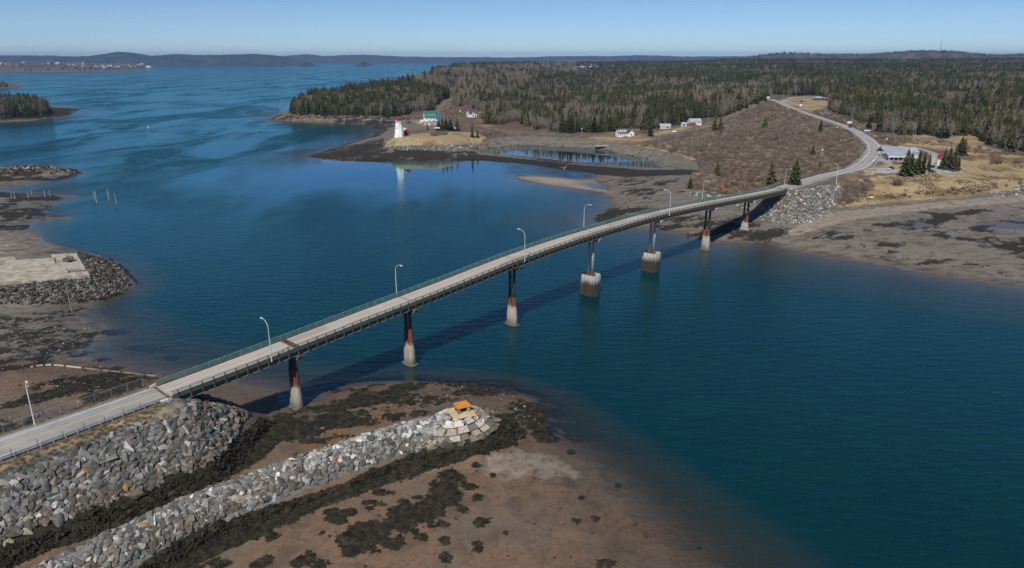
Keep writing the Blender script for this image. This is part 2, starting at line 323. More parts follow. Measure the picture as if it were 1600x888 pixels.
    s.pbr(col, rough, s.rng(pl, 0, 1, .18, .45), s.bump(s.math('MULTIPLY', h, s.rng(pl, 0, 1, 1, .02)), .5, .35)); return s.m
MAT['ground'] = ground_material()

# --- water: turbid body seen through a rippled, reflecting skin; clearer where the traced bottom is shallow
def water_material():
    s = NT('water'); a = s.attr('depth').outputs['Fac']
    stretch = s.mapv((1.0, .42, 1), (0, 0, R(-24)))
    bigm = s.noise(.0105, 5, .6, stretch, 1.0)
    ruffle = s.math('MULTIPLY', s.rng(bigm, .42, .58), s.rng(s.noise(.045, 5, .65, stretch, .6), .32, .58, .45, 1.0))
    far = s.rng(s.sep(s.pos)[1], 150, 700)
    xyz = s.sep(s.pos); cx_ = s.math('DIVIDE', s.math('ADD', xyz[0], 95), 110); cy_ = s.math('DIVIDE', s.math('SUBTRACT', xyz[1], 520), 95)
    px_ = s.math('DIVIDE', s.math('SUBTRACT', xyz[0], 45), 130); py_ = s.math('DIVIDE', s.math('SUBTRACT', xyz[1], 628), 55); pond = s.rng(s.math('ADD', s.math('MULTIPLY', px_, px_), s.math('MULTIPLY', py_, py_)), .9, 1.3)
    calm = s.rng(s.math('SQRT', s.math('ADD', s.math('ADD', s.math('MULTIPLY', cx_, cx_), s.math('MULTIPLY', cy_, cy_)), s.math('MULTIPLY', s.math('SUBTRACT', bigm, .5), 1.6))), .30, 1.7)
    calm = s.math('MULTIPLY', calm, pond)
    near_amt = s.math('MULTIPLY', s.math('ADD', s.math('MULTIPLY', s.math('MULTIPLY', ruffle, far), .75), s.rng(far, 0, 1, .42, .22)), s.math('ADD', s.math('MULTIPLY', calm, .97), .03))
    w1 = s.noise(.9, 3, .6, s.mapv((1, 2.2, 1), (0, 0, R(12)))); w2 = s.noise(.16, 4, .6, s.mapv((1, 2.6, 1), (0, 0, R(-8))))
    h = s.math('MULTIPLY', s.math('ADD', s.math('MULTIPLY', w1, .35), w2), near_amt)
    nrm = s.bump(h, .7, .9)
    murk = s.math('SUBTRACT', 1.0, s.math('POWER', 2.718, s.math('MULTIPLY', a, -.32)))
    n_pat = s.noise(.06, 4, .6)
    deep = s.mix(s.rng(a, 1.2, 7.0), (.030, .043, .040), s.mix(s.rng(n_pat, .35, .65), (.0009, .0245, .034), (.0013, .0280, .033)))
    tr = s.n('ShaderNodeBsdfTransparent'); s.put(tr.inputs[0], s.mix(s.rng(a, 0, 2.5), (1, 1, 1), (.74, .86, .82)))
    df = s.n('ShaderNodeBsdfDiffuse'); s.put(df.inputs[0], deep)
    mb = s.n('ShaderNodeMixShader'); s.put(mb.inputs[0], murk); s.t.links.new(tr.outputs[0], mb.inputs[1]); s.t.links.new(df.outputs[0], mb.inputs[2])
    gl = s.n('ShaderNodeBsdfGlossy'); s.put(gl.inputs['Color'], s.mix(calm, (.58, .86, 1.0), (.48, .89, .98))); s.put(gl.inputs['Roughness'], s.rng(near_amt, 0, 1, .03, .22)); s.put(gl.inputs['Normal'], nrm)
    fr = s.n('ShaderNodeFresnel'); fr.inputs['IOR'].default_value = 1.33; s.put(fr.inputs['Normal'], nrm)
    f = s.math('MINIMUM', s.math('MULTIPLY', fr.outputs[0], s.math('MULTIPLY', s.rng(calm, 0, 1, 1.2, 1.0), s.rng(near_amt, .15, .95, 1.25, .48))), s.rng(calm, 0, 1, .62, .55))
    ms = s.n('ShaderNodeMixShader'); s.put(ms.inputs[0], f); s.t.links.new(mb.outputs[0], ms.inputs[1]); s.t.links.new(gl.outputs[0], ms.inputs[2])
    s.t.links.new(ms.outputs[0], s.out.inputs[0]); return s.m
MAT['water'] = water_material()

def stone_material(name, dark, mid, light, thr=.8):
    s = NT(name); r = s.math('FRACT', s.math('ADD', s.rand(), s.math('MULTIPLY', s.geo.outputs['Random Per Island'], 3.7)))
    col = s.mix(s.rng(r, .1, .75), dark, mid); col = s.mix(s.rng(r, thr, .99), col, light)
    n = s.noise(1.6, 6, .7); k = s.n('ShaderNodeVectorMath'); k.operation = 'SCALE'; s.put(k.inputs[0], col); s.put(k.inputs[3], s.rng(n, .25, .75, .62, 1.3))
    col = s.mix(s.rng(s.noise(3.1, 4), .68, .76, 0, .5), k.outputs[0], light)
    s.pbr(col, .88, .25, s.bump(s.noise(4, 5), .45, .15)); MAT[name] = s.m
stone_material('stone_grey', (.078, .077, .071), (.172, .168, .156), (.36, .35, .33), .92)
stone_material('stone_light', (.180, .178, .168), (.310, .305, .290), (.56, .55, .52), .72)
stone_material('stone_brown', (.095, .080, .062), (.175, .150, .118), (.30, .27, .21), .84)
stone_material('stone_pink', (.30, .255, .21), (.44, .385, .325), (.56, .50, .43), .75)
stone_material('stone_ochre', (.22, .125, .045), (.30, .185, .070), (.34, .26, .13), .85)
stone_material('stone_dark', (.026, .024, .019), (.070, .062, .052), (.20, .185, .165), .82)
mat('rockweed', (.014, .0125, .008), (.036, .030, .018), .7, .75, .25, vary=.3)
mat('asphalt', (.240, .238, .230), (.300, .295, .284), .25, .9, .2)
mat('gravel_road', (.25, .225, .195), (.19, .17, .15), .3, .95)
mat('white_paint', (.68, .68, .66), (.30, .29, .275), .55, .75, lo=.50, hi=.68, detail=7)
mat('yellow_paint', (.56, .36, .09), (.32, .27, .18), .55, .75, lo=.54, hi=.70, detail=7)
mat('concrete', (.40, .375, .335), (.27, .25, .22), .5, .9, .2, .25, 3)
mat('concrete_old', (.40, .36, .30), (.24, .21, .17), .35, .92, .2, .3, 2, vary=.12, detail=8)
mat('concrete_pale', (.62, .60, .55), (.50, .48, .43), .6, .9, .2)
mat('teal_paint', (.115, .265, .240), (.09, .205, .19), .6, .55, .4)
mat('girder_green', (.050, .085, .072), (.085, .080, .060), .5, .6, .3)
mat('steel_brown', (.105, .080, .055), (.075, .045, .030), .9, .75, .3)
mat('steel_dark', (.035, .034, .034), (.055, .050, .046), .6, .7, .3)
mat('column_grey', (.30, .285, .26), (.24, .22, .20), .5, .8, .3)
mat('lamp_metal', (.40, .50, .49), (.34, .43, .42), .5, .5, .5)
mat('lamp_metal_pale', (.62, .62, .60), (.55, .55, .53), .5, .5, .5)
mat('galvanised', (.30, .32, .33), (.22, .23, .24), .8, .55, .5)
mat('timber', (.25, .205, .16), (.15, .12, .095), .8, .9, .2, vary=.3)
mat('timber_pale', (.40, .36, .30), (.30, .26, .21), .8, .9, .2, vary=.2)
mat('pole_grey', (.34, .30, .255), (.24, .21, .18), .8, .9, .2, vary=.25)
mat('white_wall', (.74, .74, .72), (.62, .62, .60), .4, .8, .2)
mat('cream_wall', (.55, .52, .45), (.45, .42, .36), .4, .8, .2)
mat('red_wall', (.30, .045, .035), (.22, .035, .03), .5, .8)
mat('red_paint', (.36, .020, .030), (.28, .018, .025), .4, .5, .4)
mat('pink_roof', (.55, .42, .36), (.45, .34, .30), .5, .8)
mat('roof_dark', (.075, .080, .090), (.055, .058, .065), .5, .8)
mat('roof_green', (.020, .155, .115), (.016, .120, .090), .4, .6)
mat('roof_metal', (.34, .37, .40), (.29, .32, .35), .25, .45, .5)
mat('roof_brown', (.14, .105, .085), (.11, .08, .07), .4, .85)
mat('glass_dark', (.012, .016, .020), (.02, .025, .03), .4, .12, .6)
mat('tyre', (.015, .015, .015), None, 3, .9)
mat('car_black', (.012, .013, .016), (.018, .019, .022), .4, .25, .6)
mat('car_blue', (.020, .040, .110), (.025, .045, .12), .4, .25, .6)
mat('car_silver', (.42, .43, .44), (.40, .41, .42), .4, .25, .6)
mat('car_white', (.72, .72, .72), (.70, .70, .70), .4, .3, .6)
mat('sign_blue', (.035, .14, .42), (.04, .15, .45), .4, .5)
mat('sign_dark', (.02, .02, .025), None, 1, .6)
mat('orange_red', (.55, .11, .035), (.45, .09, .03), .8, .7)
mat('yellow_pale', (.68, .66, .26), (.6, .58, .22), .8, .7)
mat('orange_lichen', (.56, .235, .040), (.42, .17, .035), .9, .9, .2, lo=.4, hi=.75)
mat('lichen_pale', (.50, .33, .10), (.48, .42, .33), .7, .9, .2)
mat('bark', (.085, .070, .058), (.060, .050, .042), .8, .95, .1)
mat('bark_pale', (.24, .22, .20), (.16, .145, .13), .8, .95, .1)

def leaf_material(name, c1, c2, vary, scale=.02):
    s = NT(name); r = s.rand(); n = s.noise(scale, 4)
    col = s.mix(s.rng(s.math('ADD', s.math('MULTIPLY', r, .35), s.math('MULTIPLY', n, .65)), .30, .70), c1, c2)
    f = s.math('MULTIPLY_ADD', s.math('FRACT', s.math('MULTIPLY', r, 7.3)), 2 * vary); f.node.inputs[2].default_value = 1 - vary
    k = s.n('ShaderNodeVectorMath'); k.operation = 'SCALE'; s.put(k.inputs[0], col); s.put(k.inputs[3], f)
    s.pbr(k.outputs[0], .9, .12); MAT[name] = s.m
leaf_material('needles', (.036, .045, .016), (.088, .092, .036), .38)
leaf_material('twigs', (.228, .182, .138), (.315, .262, .205), .28)
leaf_material('twigs_red', (.138, .096, .072), (.180, .138, .108), .10)
leaf_material('tuft_tan', (.20, .15, .085), (.27, .205, .12), .2)
leaf_material('willow', (.12, .13, .045), (.14, .15, .05), .1)

# cofferdam sheeting and column jackets: pale above, dark below the tide line, rust at the collar
def tide_material(name, top, low, z0, z1, rust=None, zr0=0, zr1=1):
    s = NT(name); z = s.sep(s.pos)[2]; n = s.noise(.9, 6, .7, s.mapv((1, 1, .3)))
    zz = s.math('ADD', z, s.math('MULTIPLY', s.math('SUBTRACT', n, .5), 3.2))
    col = s.mix(s.rng(zz, z0, z1), low, s.mix(s.rng(s.noise(1.5, 5, .7, s.mapv((1, 1, .15))), .4, .7), top, tuple(v * .72 for v in top)))
    if rust: col = s.mix(s.rng(s.math('ADD', z, s.math('MULTIPLY', s.math('SUBTRACT', n, .5), 2.0)), zr0, zr1), col, rust)
    col = s.mix(s.rng(s.noise(3, 4, .8), .66, .74, 0, .7), col, (.30, .27, .24))
    col = s.mix(s.rng(s.noise(1.0, 4, .7, s.mapv((2.6, 2.6, .12))), .56, .70, 0, .65), col, (.15, .075, .040)); col = s.mix(s.rng(s.noise(1.0, 5, .7, s.mapv((1.9, 1.9, .2))), .52, .72, 0, .5), col, (.10, .09, .075))
    s.pbr(col, .9, .2, s.bump(s.noise(3, 5), .4, .2)); MAT[name] = s.m
tide_material('cofferdam', (.46, .45, .40), (.040, .034, .027), 3.9, 6.8)
tide_material('pier_base', (.36, .33, .28), (.13, .115, .09), .2, 3.4)
tide_material('jacket', (.15, .062, .038), (.50, .40, .27), 4.6, 7.0)

# ------------------------------------------------------------------ object helpers
class MB:
    def __init__(s): s.v = []; s.f = []; s.uv = None
    def face(s, *pts):
        i = len(s.v); s.v += [tuple(p) for p in pts]; s.f.append(tuple(range(i, i + len(pts)))); return s
    def hexa(s, p):
        """eight corners: bottom ring 0-3, top ring 4-7, both counter-clockwise from above"""
        i = len(s.v); s.v += [tuple(q) for q in p]
        for q in ((3, 2, 1, 0), (4, 5, 6, 7), (0, 1, 5, 4), (1, 2, 6, 5), (2, 3, 7, 6), (3, 0, 4, 7)): s.f.append(tuple(i + k for k in q))
        return s
    def box(s, c, d, rz=0.0):
        cx, cy, cz = c; x, y, z = d[0] / 2, d[1] / 2, d[2] / 2; k, m = math.cos(rz), math.sin(rz)
        def t(a, b, e): return (cx + a * k - b * m, cy + a * m + b * k, cz + e)
        return s.hexa([t(-x, -y, -z), t(x, -y, -z), t(x, y, -z), t(-x, y, -z), t(-x, -y, z), t(x, -y, z), t(x, y, z), t(-x, y, z)])
    def tube(s, a, b, r0, r1=None, n=8, cap=True):
        a = Vector(a); b = Vector(b); r1 = r0 if r1 is None else r1; d = (b - a)
        if d.length < 1e-6: return s
        q = d.to_track_quat('Z', 'Y'); i = len(s.v)
        for c, r in ((a, r0), (b, r1)):
            for k in range(n):
                t = 2 * math.pi * k / n; s.v.append(tuple(c + q @ Vector((r * math.cos(t), r * math.sin(t), 0))))
        for k in range(n): s.f.append((i + k, i + (k + 1) % n, i + n + (k + 1) % n, i + n + k))
        if cap: s.f.append(tuple(i + n + k for k in range(n))); s.f.append(tuple(i + n - 1 - k for k in range(n)))
        return s
    def bar(s, a, b, wd, ht):
        """rectangular bar with its width level"""
        a = Vector(a); b = Vector(b); d = b - a; h = Vector((-d.y, d.x, 0)); h = h.normalized() * wd / 2 if h.length > 1e-6 else Vector((wd / 2, 0, 0)); u = Vector((0, 0, ht / 2))
        return s.hexa([a + h - u, a - h - u, b - h - u, b + h - u, a + h + u, a - h + u, b - h + u, b + h + u])
    def loft(s, rings, cap=True):
        i = len(s.v); n = len(rings[0])
        for r in rings: s.v += [tuple(p) for p in r]
        for k in range(len(rings) - 1):
            for j in range(n): s.f.append((i + k * n + j, i + k * n + (j + 1) % n, i + (k + 1) * n + (j + 1) % n, i + (k + 1) * n + j))
        if cap: s.f.append(tuple(i + n - 1 - j for j in range(n))); s.f.append(tuple(i + (len(rings) - 1) * n + j for j in range(n)))
        return s
    def mesh(s, name):
        m = bpy.data.meshes.new(name); m.from_pydata(s.v, [], s.f); m.update(); return m
    def build(s, name, material, parent=None, smooth=False):
        m = s.mesh(name); m.materials.append(MAT[material])
        if smooth: m.polygons.foreach_set('use_smooth', [True] * len(m.polygons))
        return obj(name, m, parent)
def obj(name, mesh, parent=None, loc=None, rot=None, scale=None):
    o = bpy.data.objects.new(name, mesh); COL.objects.link(o)
    if parent: o.parent = parent
    if loc is not None: o.location = loc
    if rot is not None: o.rotation_euler = rot
    if scale is not None: o.scale = scale if hasattr(scale, '__len__') else (scale,) * 3
    return o
def tag(o, label=None, cat=None, group=None, kind=None):
    for k, v in (('label', label), ('category', cat), ('group', group), ('kind', kind)):
        if v: o[k] = v
    return o
def thing(name, label, cat, loc=(0, 0, 0), rz=0.0, group=None, scale=None):
    o = obj(name, None, None, loc, (0, 0, rz), scale); o.empty_display_size = .5; return tag(o, label, cat, group)
def copy_tree(o, parent=None):
    c = o.copy(); COL.objects.link(c)
    if parent: c.parent = parent
    for ch in list(o.children): copy_tree(ch, c)
    return c

# ------------------------------------------------------------------ terrain sheet with its cover
X, Y, Z = GX.ravel(), GY.ravel(), GZ.ravel()
PX, PY = proj(X, Y, Z)
def soft(pts, s=6.0):
    x = np.array([p[0] for p in pts]); y = np.array([p[1] for p in pts]); m = 3 * s
    sel = (PX > x.min() - m) & (PX < x.max() + m) & (PY > y.min() - m) & (PY < y.max() + m)
    o = np.zeros(X.shape); o[sel] = np.clip(sdf(pts, PX[sel], PY[sel]) / s + .5, 0, 1); return o
def blobs(lst, grow=1.05):
    o = np.zeros(X.shape)
    for a, b, rx, ry in lst:
        sel = (np.abs(PX - a) < rx * 2) & (np.abs(PY - b) < ry * 2)
        o[sel] = np.maximum(o[sel], np.clip(1.5 - np.hypot((PX[sel] - a) / (rx * grow), (PY[sel] - b) / (ry * grow)), 0, 1))
    return o
dLA = sdf(LA, X, Y); dLC = sdf(LC, X, Y); dUC = sdf(UC, X, Y)
flow = .55 * fbm(X * .9 + Y * .3, Y * 1.6 - X * .5, 14., 31, 5) + .45 * fbm(X * .7 + Y * .2, Y * 1.3 - X * .3, 4.5, 35, 4); flow = .5 + (flow - .5) * 1.25
WEED_BLOBS = [(585, 828, 38, 16), (560, 845, 40, 14), (640, 805, 45, 14), (620, 820, 30, 15), (530, 812, 22, 8), (545, 800, 14, 6), (660, 795, 30, 12), (700, 770, 28, 22), (705, 745, 22, 12),
  (690, 760, 15, 8), (570, 850, 25, 10), (545, 860, 18, 10), (515, 862, 8, 5), (480, 870, 14, 9), (465, 880, 10, 6), (500, 882, 12, 7), (580, 787, 18, 7), (650, 778, 10, 4), (628, 783, 8, 3), (680, 772, 6, 5),
  (420, 878, 20, 10), (405, 884, 16, 8), (425, 835, 9, 4), (400, 840, 5, 4), (425, 840, 10, 4), (690, 820, 10, 5), (675, 822, 8, 4), (720, 797, 7, 5), (745, 778, 9, 5), (750, 815, 12, 7), (735, 850, 9, 4),
  (695, 868, 12, 8), (745, 727, 10, 5), (770, 742, 5, 3), (745, 858, 8, 3), (695, 842, 9, 6), (790, 832, 5, 3), (910, 778, 7, 4), (891, 706, 5, 4), (940, 880, 6, 5), (952, 880, 5, 5), (965, 759, 6, 3),
  (1092, 857, 4, 3), (902, 814, 5, 3), (930, 812, 3, 2), (1020, 872, 3, 3), (520, 800, 14, 5), (600, 770, 20, 6), (340, 880, 24, 6), (300, 888, 20, 6), (505, 832, 5, 3), (515, 838, 4, 2), (730, 762, 14, 5), (660, 842, 12, 8), (610, 850, 20, 8)]
SKIRT_E = [(-60, 905), (0, 845), (65, 818), (175, 768), (270, 733), (330, 703), (380, 678), (405, 650), (430, 662), (440, 690), (405, 722), (330, 762), (250, 800), (150, 838), (60, 868), (-40, 915)]
SKIRT_B = [(180, 910), (260, 852), (330, 818), (400, 796), (500, 768), (560, 745), (640, 710), (700, 688), (775, 650), (795, 645), (822, 676), (800, 698), (745, 712), (700, 728), (640, 746), (560, 774), (500, 795), (420, 832), (340, 868), (280, 898)]
weed = np.maximum(soft(SKIRT_E, 10), soft(SKIRT_B, 10)) * .95
weed = np.maximum(weed, blobs(WEED_BLOBS) * np.clip(.86 + 1.5 * (fbm(X, Y, 2.6, 52, 4) - .5), .2, 1))
mudA = (dLA > -12) & (PY < 1100)
# flats under the bridge and beside the breakwater head
fl = soft([(430, 640), (470, 615), (560, 600), (640, 592), (740, 594), (820, 612), (850, 640), (850, 675), (760, 640), (690, 640), (600, 660), (480, 700), (430, 690)], 20)
weed = np.maximum(weed, fl * np.clip(.58 + 2.4 * (flow - .5), 0, .85))
weed = np.maximum(weed, soft([(60, 905), (180, 850), (300, 790), (420, 735), (440, 700), (560, 660), (690, 640), (600, 680), (480, 715), (380, 750), (290, 785), (130, 855), (40, 900)], 8) * np.clip(.20 + 2.4 * (flow - .5), 0, .8))
weed = np.maximum(weed, soft([(-200, 590), (0, 560), (150, 545), (260, 590), (240, 610), (130, 650), (0, 690), (-200, 740)], 12) * np.clip(.36 + 2.6 * (flow - .5), 0, .8))
weed = np.maximum(weed, soft([(-300, 480), (0, 492), (130, 480), (160, 515), (140, 545), (60, 560), (-100, 560)], 8) * np.clip(.46 + 1.5 * (flow - .5), 0, .6))
weed = np.maximum(weed, soft([(-300, 255), (0, 258), (125, 262), (130, 275), (90, 283), (0, 285), (-300, 300)], 3) * np.clip(.68 + 2 * (flow - .5), 0, 1))
weed = np.maximum(weed, soft([(-300, 295), (0, 300), (120, 304), (90, 318), (115, 338), (60, 345), (40, 360), (-300, 360)], 3) * np.clip(.50 + 2.4 * (flow - .5), 0, 1))
# submerged weed beds off the near flat
weed = np.maximum(weed, soft([(760, 590), (880, 592), (960, 620), (1050, 665), (1160, 735), (1250, 795), (1170, 785), (1060, 735), (970, 705), (890, 690), (845, 670), (820, 630)], 30) * np.clip(.78 + 2.6 * (flow - .5), 0, 1))
weed = np.maximum(weed, soft([(745, 596), (800, 606), (850, 630), (880, 672), (872, 692), (840, 690), (815, 660), (775, 640), (735, 628), (700, 615)], 22) * np.clip(.80 + 2.2 * (flow - .5), 0, 1))
weed = np.maximum(weed, blobs([(268, 558, 14, 7), (390, 461, 26, 8), (230, 545, 40, 6), (180, 520, 30, 5)]) * .8)
# across the narrows
weed = np.maximum(weed, soft([(478, 244), (545, 226), (600, 215), (600, 232), (740, 236), (760, 243), (900, 258), (1030, 266), (1090, 263), (1090, 272), (960, 276), (870, 262), (740, 252), (560, 254)], 4) * np.clip(.74 + 1.5 * (flow - .5), 0, 1))
weed = np.maximum(weed, soft([(728, 240), (800, 246), (900, 257), (1000, 265), (1090, 266), (1090, 273), (980, 277), (900, 270), (840, 261), (740, 252)], 3) * np.clip(.92 + 1.2 * (flow - .5), 0, 1))
weed = np.maximum(weed, soft([(415, 184), (440, 178), (500, 184), (640, 188), (650, 195), (590, 205), (575, 196), (440, 190)], 2.5) * np.clip(.44 + 2.2 * (flow - .5), 0, 1))
weed = np.maximum(weed, soft([(920, 338), (960, 320), (1010, 318), (1060, 330), (1150, 335), (1200, 352), (1260, 352), (1270, 362), (1210, 380), (1100, 384), (1030, 364), (925, 350)], 26) * np.clip(.62 + 1.6 * (flow - .5), 0, 1))
weed = np.maximum(weed, soft([(930, 278), (1060, 275), (1085, 305), (1010, 320), (950, 320), (960, 300)], 26) * np.clip(.40 + 2.2 * (flow - .5), 0, .85))
weed = np.maximum(weed, soft([(1330, 345), (1450, 325), (1540, 318), (1600, 325), (1700, 400), (1600, 410), (1500, 385), (1420, 370), (1350, 362)], 26) * np.clip(.42 + 2.6 * (flow - .5), 0, .95))
weed = np.maximum(weed, soft([(1210, 380), (1300, 355), (1450, 385), (1600, 420), (1700, 450), (1600, 446), (1400, 414)], 26) * np.clip(.22 + 2.6 * (flow - .5), 0, .85))
weed = np.maximum(weed, soft([(-300, 172), (80, 168), (128, 170), (104, 182), (0, 192), (-300, 205)], 2) * .8)
weed = np.maximum(weed, np.where((np.abs(Z - .6) < .7) & (dLC > -20) & (PY < 260), .6, 0))
pale = soft([(720, 735), (760, 705), (800, 690), (850, 695), (895, 715), (930, 740), (915, 756), (870, 762), (800, 760), (750, 752)], 40) * .56
pale = np.maximum(pale, soft([(-200, 350), (50, 360), (110, 388), (60, 398), (-200, 420)], 8) * .5)
pale = np.maximum(pale, soft([(804, 275), (870, 277), (930, 283), (950, 300), (1000, 318), (940, 300), (850, 288), (812, 280)], 3) * .8)
pale = np.maximum(pale, soft([(1290, 330), (1450, 315), (1600, 300), (1800, 300), (1800, 330), (1600, 318), (1450, 330), (1320, 348), (1240, 372), (1215, 366)], 6) * .55)
pale = np.maximum(pale, soft([(-50, 192), (0, 187), (40, 185), (55, 187), (30, 190), (0, 191)], 1.5))
gravel = np.where((dLC > 0) & (dUC < 0), .95, 0) * np.clip(.75 + 1.0 * (flow - .5), 0, 1)
gravel = np.maximum(gravel, soft([(-400, 240), (0, 250), (150, 260), (170, 480), (200, 560), (150, 580), (0, 560), (-400, 600)], 40) * .75)
gravel = np.maximum(gravel, soft([(1000, 232), (1090, 262), (1090, 270), (1040, 268), (1040, 255), (960, 236), (800, 226), (740, 230), (700, 233), (760, 222), (900, 226)], 4) * .9)
cobble = soft([(596, 222), (605, 226), (720, 224), (780, 226), (700, 235), (610, 234)], 2.5)
cobble = np.maximum(cobble, soft([(1500, 306), (1600, 293), (1800, 293), (1800, 308), (1600, 303), (1520, 311)], 3) * .8)
inC = dUC > 0
grass = np.where(inC, soft([(596, 218), (612, 211), (700, 206), (745, 207), (760, 216), (735, 224), (700, 227), (610, 229)], 3), 0)
for pg, am in (([(1300, 325), (1330, 300), (1340, 282), (1360, 278), (1400, 272), (1490, 270), (1500, 255), (1480, 225), (1520, 225), (1600, 245), (1900, 260), (1900, 300), (1600, 295), (1500, 309), (1400, 316)], 1),
               ([(1215, 158), (1240, 152), (1285, 152), (1300, 166), (1290, 177), (1262, 174), (1235, 165)], 1), ([(1390, 215), (1440, 205), (1530, 200), (1560, 225), (1480, 235), (1400, 230)], .75),
               ([(925, 214), (950, 211), (1010, 211), (1030, 205), (1090, 196), (1120, 190), (1140, 190), (1100, 200), (1040, 212), (1000, 222), (960, 224), (900, 222)], .9),
               ([(985, 224), (1030, 224), (1080, 240), (1095, 254), (1045, 239), (1000, 230)], .8), ([(1190, 200), (1170, 190), (1195, 175), (1220, 178), (1215, 195)], .6),
               ([(1280, 240), (1340, 230), (1340, 255), (1290, 262), (1250, 275), (1240, 262)], .5), ([(640, 190), (690, 182), (690, 196), (660, 196)], .8), ([(470, 182), (520, 176), (620, 182), (560, 185)], .5),
               ([(1350, 262), (1385, 256), (1410, 258), (1410, 268), (1350, 272)], .9)):
    grass = np.maximum(grass, soft(pg, 9) * am)
dRL, _ = linedist(ROAD_L, X, Y); dRR, _ = linedist(ROAD_RS, X, Y)
grass = np.maximum(grass, np.clip(1.5 - np.abs(dRL - 6.0) / .9, 0, 1) * (Z > 9) * .62)
_s = (X - BO.x) * BT.x + (Y - BO.y) * BT.y; grass = np.maximum(grass, ((_s > -141) & (_s < -122) & (np.abs((X - BO.x) * BN.x + (Y - BO.y) * BN.y) < 9) & (Z > 8.0)) * .5)
scrub = np.where(inC, .8, 0) * (Z > 4.8); scrub = np.where(grass > .3, 0, scrub)
dEA = sdf(EA, X, Y); dI1 = sdf(I1, X, Y); dI2 = sdf(I2, X, Y)
scrub = np.where(((dEA > 25) | (dI1 > 14) | (dI2 > 10)) & (Z > 2.0), .9, scrub)
ochre = soft([(0, 900), (100, 845), (200, 800), (330, 745), (440, 705), (560, 660), (600, 650), (590, 670), (480, 715), (380, 752), (250, 805), (150, 850), (50, 900)], 12) * np.clip(.55 + 1.6 * (fbm(X, Y, 8., 77) - .5), 0, .9)
ochre = np.maximum(ochre, soft([(440, 640), (500, 632), (540, 640), (500, 650)], 8) * .6)
gb = soft([(735, 225), (780, 216), (830, 213), (880, 215), (940, 220), (1000, 231), (1045, 241), (1070, 252), (1085, 262), (1090, 270), (1040, 268), (1036, 256), (1000, 246), (940, 236), (860, 230), (760, 232), (715, 238)], 5); scrub *= 1 - gb; grass *= 1 - .9 * gb; gravel = np.maximum(gravel, gb * .9)
for rl, hw in ((TRACK, 4.5), (LANE, 4.5)):
    d, _ = linedist(rl, X, Y); k = np.clip((hw - d) / 2 + .5, 0, 1); scrub *= 1 - k; grass *= 1 - k; gravel = np.maximum(gravel, k)
cobble = np.maximum(cobble, ((dRL > 6.0) & (dRL < 26) & (Z > 4.2)) * 1.0); cobble = np.maximum(cobble, soft([(120, 392), (150, 394), (190, 410), (216, 438), (200, 456), (150, 468), (100, 474), (-60, 472), (-60, 452), (0, 450), (141, 431), (138, 420)], 5)); dBW, _ = linedist(BW, X, Y); cobble = np.maximum(cobble, ((dBW < 7) & (Z > 3.2)) * 1.0)
k = np.clip((7.5 - dRR) / 2, 0, 1) * (X > 100); scrub *= 1 - k; gravel = np.maximum(gravel, k * .9)
def grid_mesh(name, gx, gy, gz, keep=None):
    nr, nc = gx.shape; idx = np.arange(nr * nc).reshape(nr, nc)
    q = np.stack([idx[:-1, :-1], idx[:-1, 1:], idx[1:, 1:], idx[1:, :-1]], -1)[:, :, ::-1].reshape(-1, 4)
    if keep is not None: q = q[keep.reshape(-1)]
    m = bpy.data.meshes.new(name); m.vertices.add(nr * nc); m.vertices.foreach_set('co', np.stack([gx, gy, gz], -1).astype(np.float32).ravel())
    m.loops.add(q.size); m.loops.foreach_set('vertex_index', q.ravel().astype(np.int32)); m.polygons.add(len(q)); m.polygons.foreach_set('loop_start', np.arange(0, q.size, 4, dtype=np.int32))
    m.update(calc_edges=True); m.polygons.foreach_set('use_smooth', np.ones(len(q), bool)); return m
def setcol(m, name, a, b, c, d):
    at = m.attributes.new(name, 'FLOAT_COLOR', 'POINT'); at.data.foreach_set('color', np.stack([a, b, c, d], -1).astype(np.float32).ravel())
gm = grid_mesh('ground', GX, GY, GZ); gm.materials.append(MAT['ground'])
setcol(gm, 'cover', weed, pale, grass, scrub); pool = soft([(1365, 352), (1395, 342), (1440, 340), (1462, 348), (1450, 362), (1400, 362)], 14) * .9
pool = np.maximum(pool, soft([(1500, 352), (1560, 340), (1640, 334), (1700, 345), (1640, 360), (1560, 362)], 14)); pool = np.maximum(pool, soft([(40, 640), (90, 628), (120, 640), (70, 660), (20, 668)], 10) * .7)
setcol(gm, 'cover2', ochre, gravel, cobble, pool)
tag(obj('ground', gm), kind='structure')
# water surface, one flat sheet; the depth of the ground beneath it drives how clear it looks
wx, wy, wz = GX[::2, ::2], GY[::2, ::2], GZ[::2, ::2]
lowest = np.minimum.reduce([wz[:-1, :-1], wz[1:, :-1], wz[:-1, 1:], wz[1:, 1:]])
wm = grid_mesh('water', wx, wy, np.zeros_like(wx), lowest < .7); wm.materials.append(MAT['water'])
at_ = wm.attributes.new('depth', 'FLOAT', 'POINT'); at_.data.foreach_set('value', np.maximum(-wz, 0).astype(np.float32).ravel())
tag(obj('water', wm), kind='structure')
